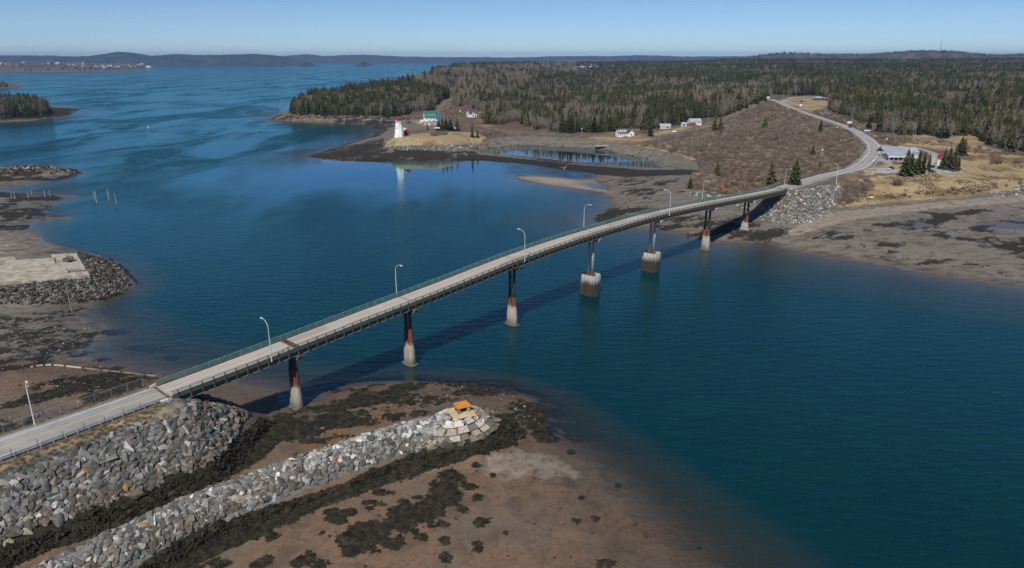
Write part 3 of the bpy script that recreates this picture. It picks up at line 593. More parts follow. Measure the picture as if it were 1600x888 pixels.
# the ranges that close the horizon: each a long ridge with a front and a back
def ridge(name, rng_, prof, depth, material, jag, seed):
    xs = np.arange(prof[0][0], prof[-1][0] + 1, 2.5); ys = np.interp(xs, [p[0] for p in prof], [p[1] for p in prof])
    hgt = CAMH + (HZN - ys) / FPX / CP * rng_; t = np.arctan((xs - 800) / FPX / CP)
    hgt = np.maximum(hgt + (fbm(xs, xs * 0, 7, seed) - .5) * jag * 1.3 + (fbm(xs, xs * 0, 42, seed + 9) - .5) * jag * 3, -3)
    rows = [(0, 0.0), (.25, .45), (.6, .85), (1., 1.), (1.6, .8), (2.4, 0.)]
    gx = np.array([(rng_ + depth * a) * np.sin(t) for a, b in rows]); gy = np.array([(rng_ + depth * a) * np.cos(t) for a, b in rows])
    gz = np.array([-2 + (hgt + 2) * b + (fbm(xs * 3, xs * 0 + a * 40, 9, seed + 3) - .5) * jag * .8 * (b > 0) * (b < 1) for a, b in rows])
    m = grid_mesh(name, gx[::-1], gy[::-1], gz[::-1]); m.materials.append(material)
    return tag(obj(name, m), kind='structure')
mat('far_woods', (.016, .026, .026), (.052, .052, .046), .009, .95, .1, detail=7)
mat('far_woods_near', (.040, .045, .036), (.100, .085, .074), .012, .95, .1, detail=8)
ridge('hills', 15000, [(-1800, 90), (-800, 88), (0, 85), (60, 86.5), (130, 88.5), (200, 89.5), (350, 89.5), (480, 87.5), (510, 86), (535, 88), (560, 86.5), (590, 86), (620, 88), (650, 88.5), (700, 89.2), (760, 89), (830, 89.5), (880, 88),
      (940, 88.6), (985, 86.6), (1010, 87.2), (1060, 89.5), (1100, 89.5), (1200, 88), (1400, 90), (3500, 90)], 1200, MAT['far_woods'], 12, 1)
ridge('hills', 10300, [(-1800, 95), (0, 92), (80, 90), (110, 88), (150, 90), (200, 88.5), (225, 86), (240, 83.6), (260, 84.6), (290, 88.6), (325, 86), (360, 87.5), (400, 86.8), (440, 85.5), (475, 88.5), (490, 92), (500, 96), (512, 100.6)], 500, MAT['far_woods'], 10, 2)
ridge('hills', 5200, [(1060, 99), (1090, 93.5), (1120, 91), (1150, 87), (1185, 82.8), (1210, 84), (1260, 86), (1300, 86), (1340, 83), (1380, 81.8), (1420, 82), (1450, 85), (1490, 87.5), (1520, 86.4), (1550, 84.4), (1600, 83), (1700, 82), (2200, 84), (3500, 90)], 500, MAT['far_woods_near'], 9, 4)
ridge('island', 8800, [(495, 102), (499, 99), (506, 95.5), (513, 96.5), (519, 100), (523, 102)], 60, MAT['far_woods'], 4, 5)
ridge('island', 9400, [(360, 102), (368, 100), (400, 99), (440, 99.5), (466, 100), (474, 102)], 60, MAT['far_woods'], 2, 6)
ridge('island', 9000, [(575, 101), (583, 97), (590, 96), (597, 99), (602, 101)], 60, MAT['far_woods'], 3, 7)

# ------------------------------------------------------------------ the bridge
HW = 3.83                                                        # half width to the rails
bridge = thing('road_bridge', 'long two lane girder bridge with green railings crossing the blue narrows on seven piers', 'bridge', B(0, 0, 0))
inv = bridge.location.copy()
class LB(MB):                                                    # geometry collected in world coordinates, stored relative to its thing
    def __init__(s, o): super().__init__(); s.o = Vector(o)
    def build(s, *a, **k):
        s.v = [tuple(Vector(p) - s.o) for p in s.v]; return super().build(*a, **k)
def strip(m, s0, s1, n0, n1, z0, z1, step=4.0):
    """box-section strip that follows the deck profile; z0, z1 relative to the road"""
    k = max(1, int(round((s1 - s0) / step)))
    for i in range(k):
        a = s0 + (s1 - s0) * i / k; b = s0 + (s1 - s0) * (i + 1) / k
        pa, pb = zr(a), zr(b)
        m.hexa([B(a, n1, pa + z0), B(b, n1, pb + z0), B(b, n0, pb + z0), B(a, n0, pa + z0), B(a, n1, pa + z1), B(b, n1, pb + z1), B(b, n0, pb + z1), B(a, n0, pa + z1)])
    return m
def deck_material():
    s = NT('deck'); uv = s.n('ShaderNodeUVMap').outputs[0]; st = s.noise(1.0, 5, .7, s.mapv((.10, 5.0, 1), vec=uv)); n = s.noise(.5, 6, .7); u = s.sep(uv)
    col = s.mix(s.rng(st, .34, .66), (.43, .415, .39), (.29, .28, .262))
    cell = s.n('ShaderNodeTexWhiteNoise'); cell.noise_dimensions = '2D'; cv_ = s.n('ShaderNodeVectorMath'); cv_.operation = 'FLOOR'; s.put(cv_.inputs[0], s.mapv((.085, .31, 1), vec=uv)); s.put(cell.inputs['Vector'], cv_.outputs[0])
    col = s.mix(s.rng(cell.outputs['Value'], .55, 1.0, 0, .38), col, (.24, .225, .205)); tr = s.math('ABSOLUTE', s.math('SUBTRACT', s.math('ABSOLUTE', u[1]), 1.75)); cell = s.n('ShaderNodeTexWhiteNoise'); cell.noise_dimensions = '2D'; cv_ = s.n('ShaderNodeVectorMath'); cv_.operation = 'FLOOR'; s.put(cv_.inputs[0], s.mapv((.085, .31, 1), vec=uv)); s.put(cell.inputs['Vector'], cv_.outputs[0])
    col = s.mix(s.rng(cell.outputs['Value'], .55, 1.0, 0, .38), col, (.24, .225, .205)); tr = s.math('ABSOLUTE', s.math('SUBTRACT', tr, .8))
    col = s.mix(s.rng(tr, .38, .08, 0, .45), col, (.25, .235, .22))
    col = s.mix(s.rng(n, .60, .76, 0, .7), col, (.22, .20, .18)); col = s.mix(s.rng(s.noise(2.0, 5, .7), .66, .74, 0, .6), col, (.52, .49, .45))
    s.pbr(col, .9, .2); MAT['deck'] = s.m
deck_material()
def road_mesh(name, pts_l, pts_r, z_off, thick, material, parent=None, o=(0, 0, 0), su=None):
    """ribbon between two edge lines, with a skirt and with UV = (distance, offset)"""
    o = Vector(o); n = len(pts_l); v = []; f = []; uv = []
    W_ = [(Vector(a) - Vector(b)).length / 2 for a, b in zip(pts_l, pts_r)]; D = [0.0]
    for i in range(1, n): D.append(D[-1] + ((Vector(pts_l[i]) + Vector(pts_r[i])) / 2 - (Vector(pts_l[i - 1]) + Vector(pts_r[i - 1])) / 2).length)
    for i in range(n):
        a, b = Vector(pts_l[i]), Vector(pts_r[i]); u = Vector((0, 0, z_off)); dn = Vector((0, 0, z_off - thick)); s = D[i] + (su or 0)
        v += [a + dn - o, a + u - o, b + u - o, b + dn - o]; uv += [(s, -W_[i]), (s, -W_[i]), (s, W_[i]), (s, W_[i])]
    for i in range(n - 1):
        for k in range(3): f.append((4 * i + k, 4 * i + k + 1, 4 * i + 5 + k, 4 * i + 4 + k)[::-1])
    m = bpy.data.meshes.new(name); m.from_pydata([tuple(p) for p in v], [], f); m.update()
    l = m.uv_layers.new(name='uv'); vi = np.zeros(len(m.loops), np.int32); m.loops.foreach_get('vertex_index', vi); l.data.foreach_set('uv', np.array(uv, np.float32)[vi].ravel())
    m.materials.append(MAT[material]); return obj(name, m, parent)
ss = np.arange(S0, S1 + .1, 3.0)
deck = road_mesh('deck', [B(s, -3.15, zr(s)) for s in ss], [B(s, 3.3, zr(s)) for s in ss], 0.0, .32, 'deck', bridge, inv, S0)
m = LB(inv); strip(m, S0, S1, -3.75, -3.16, -.34, .22); m.build('kerb', 'steel_brown', bridge)  # brown carries the rust line and also paints the shade along the kerb
m = LB(inv); strip(m, S0, S1, 3.31, 3.72, -.34, .20); m.build('kerb', 'concrete', bridge)
for n in (-3.1, -1.1, 1.1, 3.1):
    m = LB(inv); strip(m, S0 + .6, S1 - .6, n - .05, n + .05, -1.72, -.36); strip(m, S0 + .6, S1 - .6, n - .24, n + .24, -1.80, -1.72); m.build('girder', 'girder_green', bridge)
m = LB(inv)
for s in np.arange(S0 + 3, S1 - 2, 6.0): m.bar(B(s, -3.0, zr(s) - 1.0), B(s, 3.0, zr(s) - 1.0), .2, .8)
m.build('cross_frames', 'girder_green', bridge)
for nm, n0, n1, mt in (('centre_line', -.14, .14, 'yellow_paint'), ('edge_line', -2.92, -2.80, 'white_paint'), ('edge_line', 2.94, 3.06, 'white_paint')):
    m = LB(inv); strip(m, S0, S1, n0, n1, .003, .007, 3)
    m.build(nm, mt, bridge)
for s, wd in [(p, .34) for p in PIER_S]:
    big = abs(s - PIER_S[0]) < 1
    m = LB(inv); strip(m, s - (.75 if big else .12), s + (.75 if big else .12), -3.1, 3.25, .006, .016, 9); m.build('expansion_joint', 'steel_brown', bridge)
m = LB(inv); strip(m, S0 - .35, S0 + .1, -3.3, 3.4, .004, .014, 9); m.build('expansion_joint', 'concrete', bridge)
# railings: posts run down past the deck edge on the near side
for n, mt, pm, nm in ((-HW, 'teal_paint', 'teal_paint', 'railing'), (HW, 'girder_green', 'steel_brown', 'railing')):
    rl = obj('railing', None, bridge, (0, 0, 0)); rl.empty_display_size = .3
    rails = LB(inv)
    for z0, z1, wd in ((1.02, 1.14, .07), (.72, .79, .03), (.40, .47, .03)): strip(rails, S0, S1, n - wd, n + wd, z0, z1, 3)
    if n > 0: strip(rails, S0, S1, n - .02, n + .03, -.5, .30, 3)
    rails.build('rail', mt, rl)
    if n < 0:
        bal = LB(inv)
        for s in np.arange(S0 + .3, S1, .42): z = zr(s); bal.hexa([B(s - .02, n + .02, z + .1), B(s + .02, n + .02, z + .1), B(s + .02, n - .02, z + .1), B(s - .02, n - .02, z + .1), B(s - .02, n + .02, z + 1.02), B(s + .02, n + .02, z + 1.02), B(s + .02, n - .02, z + 1.02), B(s - .02, n - .02, z + 1.02)])
        tag(bal.build('balusters', 'teal_paint', rl), kind='stuff')
    pmesh = MB(); lo = -1.55 if n > 0 else -.3; pmesh.hexa([(-.11, -.1, lo), (.11, -.1, lo), (.11, .1, lo), (-.11, .1, lo), (-.09, -.1, 1.16), (.09, -.1, 1.16), (.09, .1, 1.16), (-.09, .1, 1.16)])
    if n > 0: pmesh.box((0, -.28, -1.5), (.20, .5, .12)); pmesh.box((0, -.3, -.42), (.20, .5, .12))
    pme = pmesh.mesh('rail_post'); pme.materials.append(MAT[pm])
    for i, s in enumerate(np.arange(S0 + 1.2, S1, 2.5)):
        o = obj('rail_post', pme, rl, B(s, n + (.04 if n > 0 else 0), zr(s)) - inv, (0, 0, BA + (0 if n < 0 else math.pi)))
    if n > 0:
        fl = LB(inv); strip(fl, S0 + .6, S1 - .6, 3.36, 3.42, -1.86, -1.72, 3); fl.build('flange_highlight', 'galvanised', rl)  # pale strip paints the light caught along the bottom flange
# piers
def ring(c, rs, rn, z, n=16, ax=BA, pw=2.0):
    o = []
    for k in range(n):
        t = 2 * math.pi * k / n; a, b = math.cos(t), math.sin(t)
        a = math.copysign(abs(a) ** (2 / pw), a); b = math.copysign(abs(b) ** (2 / pw), b)
        q = BT * (rs * a) - BN * (rn * b); o.append(Vector((c.x + q.x, c.y + q.y, z)))
    return o
for i, s in enumerate(PIER_S):
    zt = zr(s) - 1.82; pier = obj('pier', None, bridge, B(s, 0, 0) - inv); pier.empty_display_size = 1; o = B(s, 0, 0)
    cap = LB(o); cap.hexa([B(s - .65, 3.0, zt - 1.15), B(s + .65, 3.0, zt - 1.15), B(s + .65, -3.0, zt - 1.15), B(s - .65, -3.0, zt - 1.15), B(s - .65, 3.75, zt), B(s + .65, 3.75, zt), B(s + .65, -3.75, zt), B(s - .65, -3.75, zt)])
    cap.build('pier_cap', 'steel_dark', pier)
    e = LB(o); e.hexa([B(s - .7, 3.55, zt - 1.0), B(s + .7, 3.55, zt - 1.0), B(s + .7, 2.9, zt - 1.2), B(s - .7, 2.9, zt - 1.2), B(s - .7, 4.15, zt - .05), B(s + .7, 4.15, zt - .05), B(s + .7, 3.70, zt - .05), B(s - .7, 3.7, zt - .05)])
    e.build('cap_end', ['stone_brown', 'stone_brown', 'stone_brown', 'concrete', 'concrete_pale', 'concrete_pale', 'concrete_pale'][i], pier)
    g0 = float(ground(*B(s, 1.2)[:2])); coff = i in (3, 4)
    for n in (.88, -.88):
        c = LB(o); p = B(s, n)
        zb = 7.2 if coff else 7.0
        c.tube((p.x, p.y, zb if coff else zb), (p.x, p.y, zt - 1.1), .47, .47, 14); c.build('column', 'column_grey' if coff else 'steel_dark', pier, True)
        if coff:
            c = LB(o); c.tube((p.x, p.y, 6.2), (p.x, p.y, 8.6), .9, .8, 14); c.build('column_collar', 'steel_brown', pier)
        else:
            c = LB(o); c.tube((p.x, p.y, 5.2), (p.x, p.y, 10.4 if i < 2 else 9.2), .74, .66, 16); c.build('column_jacket', 'jacket', pier)
    cc = B(s, 0)
    if coff:
        N_ = 48; rings = []
        for z in (-4.0, 7.6):
            rr_ = []
            for k in range(N_):
                t = 2 * math.pi * k / N_; cor = (.13 if (k % 4 < 2) else -.13)
                a, b = math.cos(t), math.sin(t); a = math.copysign(abs(a) ** .5, a); b = math.copysign(abs(b) ** .5, b)
                q = BT * ((2.3 + cor) * a) - BN * ((3.3 + cor) * b); rr_.append(Vector((cc.x + q.x, cc.y + q.y, z)))
            rings.append(rr_)
        inner = [Vector((cc.x + (p.x - cc.x) * .93, cc.y + (p.y - cc.y) * .93, 7.6)) for p in rings[1]]; inner2 = [Vector((p.x, p.y, 6.4)) for p in inner]
        c = LB(o); c.loft(rings + [inner, inner2]); c.build('cofferdam', 'cofferdam', pier)
    else:
        zb = min(g0 - 1.0, -1.0) if i < 2 else -5.0
        c = LB(o); c.loft([ring(cc, 1.30, 2.15, zb, 20, pw=2.6), ring(cc, 1.0, 1.8, 4.4, 20, pw=2.6), ring(cc, .85, 1.62, 5.7, 20, pw=2.6)]); c.build('pier_base', 'pier_base', pier)
        c = LB(o); zf = max(g0, 0) + .25; c.loft([ring(cc, 1.6, 2.6, zf - 3, 12, pw=3), ring(cc, 1.5, 2.5, zf - .05, 12, pw=3)]); c.build('footing', 'pier_base', pier)
# abutments
m = LB(inv)
for a, b in ((S0 - 1.2, S0 - .2), (S1 + .2, S1 + 1.2)):
    z = zr((a + b) / 2); m.hexa([B(a, 4.1, z - 5.5), B(b, 4.1, z - 5.5), B(b, -4.1, z - 5.5), B(a, -4.1, z - 5.5), B(a, 4.1, z - .36), B(b, 4.1, z - .36), B(b, -4.1, z - .36), B(a, -4.1, z - .36)])
m.build('abutment', 'concrete', bridge)
m = LB(inv); z = zr(S0)
m.hexa([B(S0 - .9, 4.7, z - 3.2), B(S0 + .5, 4.7, z - 3.2), B(S0 + .5, 4.12, z - 3.2), B(S0 - .9, 4.12, z - 3.2), B(S0 - 2.6, 4.7, z + .15), B(S0 - .9, 4.7, z + .15), B(S0 - .9, 4.12, z + .15), B(S0 - 2.6, 4.12, z + .15)]); m.build('wing_wall', 'concrete_pale', bridge)
m = LB(inv); m.hexa([B(S0 - 1.6, -3.1, z), B(S0 - .3, -3.1, z), B(S0 - .3, -3.9, z), B(S0 - 1.6, -3.9, z), B(S0 - 1.6, -3.2, z + .35), B(S0 - .3, -3.2, z + .7), B(S0 - .3, -3.8, z + .7), B(S0 - 1.6, -3.8, z + .35)]); m.build('end_block', 'concrete', bridge)

# ------------------------------------------------------------------ roads
def flare(s): t = min(1, max(0, (S0 - s) / 34)); return .8 * t * t * (3 - 2 * t)
sl = np.arange(-420, S0 - .95, 4.0); sl = np.append(sl, S0 - .95)
tag(road_mesh('road', [B(s, -3.75 - flare(s), zr(s)) for s in sl], [B(s, 3.8 + flare(s), zr(s)) for s in sl], 0, .5, 'asphalt'), kind='structure')
def flat_line(name, a, b, n0, n1, mt):
    m = MB(); strip(m, a, b, n0, n1, .004, .009, 4); return tag(m.build(name, mt), kind='structure')
flat_line('road_marking', -420, S0 - 1, -.16, .12, 'yellow_paint')
flat_line('road_marking', -420, S0 - 1, -3.2, -3.05, 'white_paint'); flat_line('road_marking', -420, S0 - 1, 3.2, 3.35, 'white_paint')
def offset_line(pts, d):
    o = []
    for i, p in enumerate(pts):
        a = Vector(pts[max(i - 1, 0)]); b = Vector(pts[min(i + 1, len(pts) - 1)]); t = (b - a); t.z = 0; t.normalize()
        o.append(Vector(p) + Vector((t.y, -t.x, 0)) * d)           # positive = right of travel
    return o
RR_ = [B(s, 0, zr(s)) for s in (S1 + 1.3, 177)] + [Vector(p) for p in ROAD_RS]
wid = [3.9] * len(RR_)
for i, p in enumerate(RR_):
    q = proj(p.x, p.y, p.z)
    if q[0] > 1335 and q[1] < 270 and q[1] > 195: wid[i] = 4.9
def var_off(sign): return [a + (b - a) * (wd / 4.0) for a, b, wd in zip(RR_, offset_line(RR_, sign * 4.0), wid)]
tag(road_mesh('road', var_off(-1), var_off(1), .05, .8, 'asphalt'), kind='structure')
for d, mt, wd in ((-3.2, 'white_paint', .16), (3.3, 'white_paint', .16), (0, 'yellow_paint', .16)):
    tag(road_mesh('road_marking', offset_line(RR_, d - wd), offset_line(RR_, d + wd), .062, .01, mt), kind='structure')
def patch(name, pxs, zz, mt, lift=.0):
    pts = [P(a, b, z) for (a, b), z in zip(pxs, zz)] if hasattr(zz, '__len__') else [P(a, b, zz) for a, b in pxs]
    m = MB(); pts = [p + Vector((0, 0, lift)) for p in pts]; c = sum(pts, Vector()) / len(pts)
    n = len(pts)
    for i in range(n): m.face(c, pts[i], pts[(i + 1) % n])
    for i in range(n):
        a, b = pts[i], pts[(i + 1) % n]; m.face(b, a, a - Vector((0, 0, .8)), b - Vector((0, 0, .8)))
    o = m.build(name, mt); bm = bmesh.new(); bm.from_mesh(o.data); bmesh.ops.recalc_face_normals(bm, faces=bm.faces)
    if sum(f.normal.z * f.calc_area() for f in bm.faces) < 0: bmesh.ops.reverse_faces(bm, faces=bm.faces)
    bm.to_mesh(o.data); bm.free(); return tag(o, kind='structure')
def drive(name, pxs, z, hw, mt, lift=.12):
    pts = catmull([P(a, b, q) for (a, b), q in zip(pxs, z if hasattr(z, '__len__') else [z] * len(pxs))], 5)
    for p in pts: q = G(*[float(v) for v in proj(p.x, p.y, p.z)]); p.x, p.y, p.z = q.x, q.y, q.z + .35
    e = [offset_line(pts, -hw), offset_line(pts, hw)]
    for l in e:
        for p in l: p.z = float(ground(p.x, p.y)) + .22
    return tag(road_mesh(name, e[0], e[1], .0, .5, mt), kind='structure')
drive('driveway', [(1322, 270), (1345, 268.5), (1370, 267), (1395, 267.5), (1420, 268), (1450, 268.5), (1485, 268)], [17, 16.8, 16.4, 16, 15.6, 15, 14.5], 3.4, 'asphalt')
drive('driveway', [(1360, 236), (1385, 229), (1420, 231), (1450, 237), (1462, 245), (1458, 256), (1450, 266)], [17.6, 17.4, 17.2, 16.4, 15.8, 15.4, 15], 3.8, 'asphalt')
drive('driveway', [(1452, 258), (1478, 262), (1498, 266)], [15.3, 14.8, 14.4], 4.0, 'asphalt')
drive('driveway', [(1376, 262), (1383, 250), (1384, 238), (1380, 228)], [17, 17, 17.2, 17.5], 4.5, 'asphalt')
drive('driveway', [(1222, 161), (1236, 153.5), (1255, 151.5), (1280, 152), (1290, 155)], [27, 26, 25, 24.5, 24.5], 4.0, 'asphalt')
for nm, pxs, z in (('road_marking', [(1371, 227), (1377, 233), (1381, 240), (1382, 246)], 17.5), ('road_marking', [(1371, 227), (1386, 230)], 17.5), ('road_marking', [(1455, 243), (1460, 248), (1457, 255), (1452, 262)], 15.8)):
    pts = catmull([P(a, b, z) for a, b in pxs], 4)
    for p in pts: q = G(*[float(v) for v in proj(p.x, p.y, p.z)]); p.x, p.y, p.z = q.x, q.y, max(q.z + .38, p.z if p.z > 17.3 else 0)
    tag(road_mesh(nm, offset_line(pts, -.18), offset_line(pts, .18), .03, .01, 'white_paint'), kind='structure')

# ------------------------------------------------------------------ guard rails and the chain link fence
def guard_rail(label, pts, gap, group=None, mt='galvanised', pm='galvanised', hgt=.75):
    g = thing('guard_rail', label, 'guard rail', pts[0], group=group); m = LB(pts[0])
    for a, b in zip(pts[:-1], pts[1:]):
        for dz in (-.12, .12): m.bar(Vector(a) + Vector((0, 0, hgt - .12 + dz)), Vector(b) + Vector((0, 0, hgt - .12 + dz)), .06, .17)
    m.build('rail', mt, g)
    pm_ = MB().box((0, 0, hgt / 2 - .2), (.16, .16, hgt + .4)).mesh('post'); pm_.materials.append(MAT[pm]); acc = 0; n = 0
    for a, b in zip(pts[:-1], pts[1:]):
        a, b = Vector(a), Vector(b); L = (b - a).length
        while acc < L and n < 290:
            obj('post', pm_, g, a + (b - a) * (acc / L) - Vector(pts[0])); acc += gap; n += 1
        acc -= L
    return g
guard_rail('grey steel guard rail along the near edge of the left approach road', [B(s, 4.05 + flare(s), zr(s) - .15) for s in np.arange(S0 - 1.5, -215, -4)], 2.0)
guard_rail('low pale rail along the far edge of the left approach road', [B(s, -4.0 - flare(s), zr(s) - .25) for s in np.arange(S0 - 2, -215, -4)], 3.0, mt='timber_pale', hgt=.45)
guard_rail('guard rail on short pale posts along the bay side of the road after the bridge', [Vector(p) for p in offset_line([B(s, 0, zr(s)) for s in (174, 180, 190, 200, 210, 220, 230)], 4.6)], 2.6, pm='white_wall')
gl = offset_line(RR_, -5.6)
guard_rail('guard rail on pale posts along the inner side of the hill road bend', [p for p in gl if 1225 < proj(p.x, p.y, p.z)[0] and p.y > 430], 4.5, pm='white_wall')
guard_rail('dark guard rail along the scrub side of the road just after the bridge end', [p for p in offset_line([B(s, 0, zr(s)) for s in (174, 185, 200, 215, 235)], -4.5)], 3.0, mt='steel_dark')
fence = thing('chain_link_fence', 'tall wire mesh fence along the far side of the left approach road', 'fence', B(S0 - 2, -5.6, zr(S0 - 2)))
fo = fence.location; m = LB(fo)
for s in np.arange(-212, S0 - 2, .26):
    for k in (1, -1):
        a = B(s, -5.6, zr(s)); b = B(s + k * 1.75, -5.6, zr(s + k * 1.75)); m.tube(a + Vector((0, 0, .05)), b + Vector((0, 0, 1.8)), .0045, .0045, 3, False)
m.build('wire_mesh', 'galvanised', fence)
m = LB(fo)
for s in np.arange(-212, S0 - 3, 4): m.tube(B(s, -5.6, zr(s) + 1.82), B(s + 4, -5.6, zr(s + 4) + 1.82), .03, .03, 5)
m.build('top_rail', 'galvanised', fence)
pm_ = MB().tube((0, 0, -.8), (0, 0, 1.85), .045, .045, 6).mesh('post'); pm_.materials.append(MAT['galvanised'])
for s in np.arange(S0 - 2, -213, -3.1): obj('post', pm_, fence, B(s, -5.6, zr(s)) - fo)
# delineator stakes along the near rail
sm = MB().box((0, 0, .95), (.07, .05, 1.9)).mesh('marker_stake'); sm.materials.append(MAT['steel_dark'])
for i, s in enumerate((-135.2, -140.5, -143.6, -147, -150.5, -154, -158, -162)):
    o = obj('marker_stake', sm, None, B(s, 5.15, zr(s) - .4), (0, 0, BA), 1.15)
    tag(o, 'thin dark marker stake standing at the guard rail above the stone slope' if i else 'dark marker stake at the concrete wing wall where the bridge begins', 'stake', 'marker stakes along the guard rail' if i else None)

# ------------------------------------------------------------------ street lamps
def lamp(base, tip, h, label, mt='lamp_metal', group='street lamps along the bridge and its approaches', arm=2.3):
    """tip: horizontal unit direction of the arm"""
    b = Vector(base); t = Vector((tip[0], tip[1], 0)).normalized(); g = thing('street_lamp', label, 'street lamp', b, group=group)
    m = LB(b); m.tube(b + Vector((0, 0, -.5)), b + Vector((0, 0, .5)), .17, .15, 10); m.build('base', mt, g)
    m = LB(b); m.tube(b + Vector((0, 0, .5)), b + Vector((0, 0, h * .80)), .125, .09, 10); m.build('pole', mt, g)
    m = LB(b); pr = b + Vector((0, 0, h * .80)); n = 9
    for k in range(1, n + 1):
        a = k / n * math.pi / 2; p = b + t * (arm * (1 - math.cos(a)) * .95) + Vector((0, 0, h * .80 + h * .20 * math.sin(a))); m.tube(pr, p, .09 - .003 * k, .087 - .003 * k, 8); pr = p
    m.build('arm', mt, g)
    m = LB(b); e = pr + t * .75; sd_ = Vector((-t.y, t.x, 0)) * .17
    m.hexa([pr - sd_ * .6 - Vector((0, 0, .10)), e - sd_ - Vector((0, 0, .16)), e + sd_ - Vector((0, 0, .16)), pr + sd_ * .6 - Vector((0, 0, .10)), pr - sd_ * .5 + Vector((0, 0, .09)), e - sd_ * .7 + Vector((0, 0, .05)), e + sd_ * .7 + Vector((0, 0, .05)), pr + sd_ * .5 + Vector((0, 0, .09))])
    m.build('lamp_head', 'lamp_metal_pale', g); return g
def s_at(px, n):
    a, b = S0, 260.0
    for _ in range(50):
        c = (a + b) / 2; q = B(c, n, zr(c))
        if proj(q.x, q.y, q.z)[0] < px: a = c
        else: b = c
    return a
for px, n, d, lab in ((424.5, 3.95, -1, 'pale green street lamp on the near rail nearest to the left end of the bridge'), (620, -4.0, 1, 'pale green street lamp on the far rail above the second pier from the left'),
                      (820, 3.95, -1, 'pale green street lamp on the near rail above the third pier from the left'), (912, -4.0, 1, 'pale green street lamp on the far rail above the left cofferdam pier'),
                      (1046, 3.95, -1, 'pale green street lamp on the near rail just past the right cofferdam pier'), (1097, -4.0, 1, 'pale green street lamp on the far rail above the sixth pier from the left')):
    s = s_at(px, n); lamp(B(s, n, zr(s) - .1), (-BN if n > 0 else BN), 9.3, lab)
p = P(55, 666, 14.0); lamp(p, BN, 9.6, 'pale street lamp behind the left approach road at the wire fence', 'lamp_metal_pale', arm=1.0)
p = P(1225.5, 291, 16.2); lamp(p, BN, 9.3, 'grey street lamp at the right end of the bridge beside two spruces')
p = P(1306.5, 285, 16); lamp(p, -BN, 9.8, 'grey street lamp standing in front of the road above the pale stone slope', 'lamp_metal_pale', arm=1.6)

# ------------------------------------------------------------------ stones
def rock_mesh(name, seed, n=13, flat=.72, mt=None):
    rr_ = random.Random(seed); bm = bmesh.new(); k = (rr_.uniform(.85, 1.15), rr_.uniform(.65, .95), rr_.uniform(.5, flat))
    for _ in range(n):
        v = Vector((rr_.gauss(0, 1), rr_.gauss(0, 1), rr_.gauss(0, 1))).normalized(); mx = max(abs(c) for c in v); v = v.lerp(v / mx, .62)
        bm.verts.new((v.x * k[0] * .62, v.y * k[1] * .62, v.z * k[2] * .62))
    r = bmesh.ops.convex_hull(bm, input=bm.verts); bmesh.ops.delete(bm, geom=[g for g in r['geom_interior'] if isinstance(g, bmesh.types.BMVert)], context='VERTS')
    m = bpy.data.meshes.new(name); bm.to_mesh(m); bm.free()
    if mt: m.materials.append(MAT[mt])
    return m
ROCK = {k: [rock_mesh('stone', 100 + i, 13 + i % 4, mt=k) for i in range(10)] for k in ('stone_grey', 'stone_light', 'stone_brown', 'stone_ochre', 'stone_dark', 'stone_pink')}
ROCKV = [(np.array([v.co[:] for v in m.vertices]), [tuple(p.vertices) for p in m.polygons]) for m in ROCK['stone_grey']]
def laid(p, rr_):
    """a stone lies with its flat side to the slope, turned and tilted a little at random"""
    e = .7; q = ground([p[0] + e, p[0] - e, p[0], p[0]], [p[1], p[1], p[1] + e, p[1] - e]); n = Vector((-(q[0] - q[1]) / 2 / e, -(q[2] - q[3]) / 2 / e, 1)).normalized()
    return n.to_track_quat('Z', 'Y').to_matrix() @ Euler((rr_.gauss(0, .22), rr_.gauss(0, .22), rr_.uniform(0, 6.3))).to_matrix()
def rock_pile(parent, items, name='stone', limit=300):
    """items: (position, size, material); the largest in view become single parts, the others one joined part per material"""
    o = parent.location if parent else Vector()
    def app(it):
        p = it[0]; q = proj(p[0], p[1], p[2]); inside = -10 < q[0] < 1610 and -10 < q[1] < 900
        return (it[1] / math.dist(p, (0, 0, CAMH))) * (1 if inside else .01)
    items = sorted(items, key=app, reverse=True); rr_ = random.Random(5)
    for p, sz, mt in items[:limit]:
        obj(name, rr_.choice(ROCK[mt]), parent, Vector(p) - o, laid(p, rr_).to_euler(), (sz * rr_.uniform(.9, 1.4), sz * rr_.uniform(.8, 1.1), sz * .85))
    rest = {}
    for it in items[limit:]: rest.setdefault(it[2], []).append(it)
    for mt, lst in rest.items():
        vs, fs = [], []; off = 0
        for p, sz, _ in lst:
            v, f = rr_.choice(ROCKV); e = np.array(laid(p, rr_)); vs.append((v * sz * np.array([rr_.uniform(.9, 1.4), rr_.uniform(.8, 1.1), .85])) @ e.T + np.array(Vector(p) - o)); fs += [tuple(i + off for i in q) for q in f]; off += len(v)
        m = bpy.data.meshes.new(name + 's'); m.from_pydata(np.concatenate(vs).tolist(), [], fs); m.update(); m.materials.append(MAT[mt])
        tag(obj(name + 's', m, parent), kind='stuff')
def jgrid(x0, x1, y0, y1, st, seed):
    r_ = np.random.default_rng(seed); gx, gy = np.meshgrid(np.arange(x0, x1, st), np.arange(y0, y1, st * .92)); gx[::2] += st / 2
    return (gx + r_.uniform(-.3, .3, gx.shape) * st).ravel(), (gy + r_.uniform(-.3, .3, gy.shape) * st).ravel()
emb = thing('stone_embankment', 'long slope of grey angular boulders below the left approach road', 'embankment', B(-150, 8, 6))
items = []
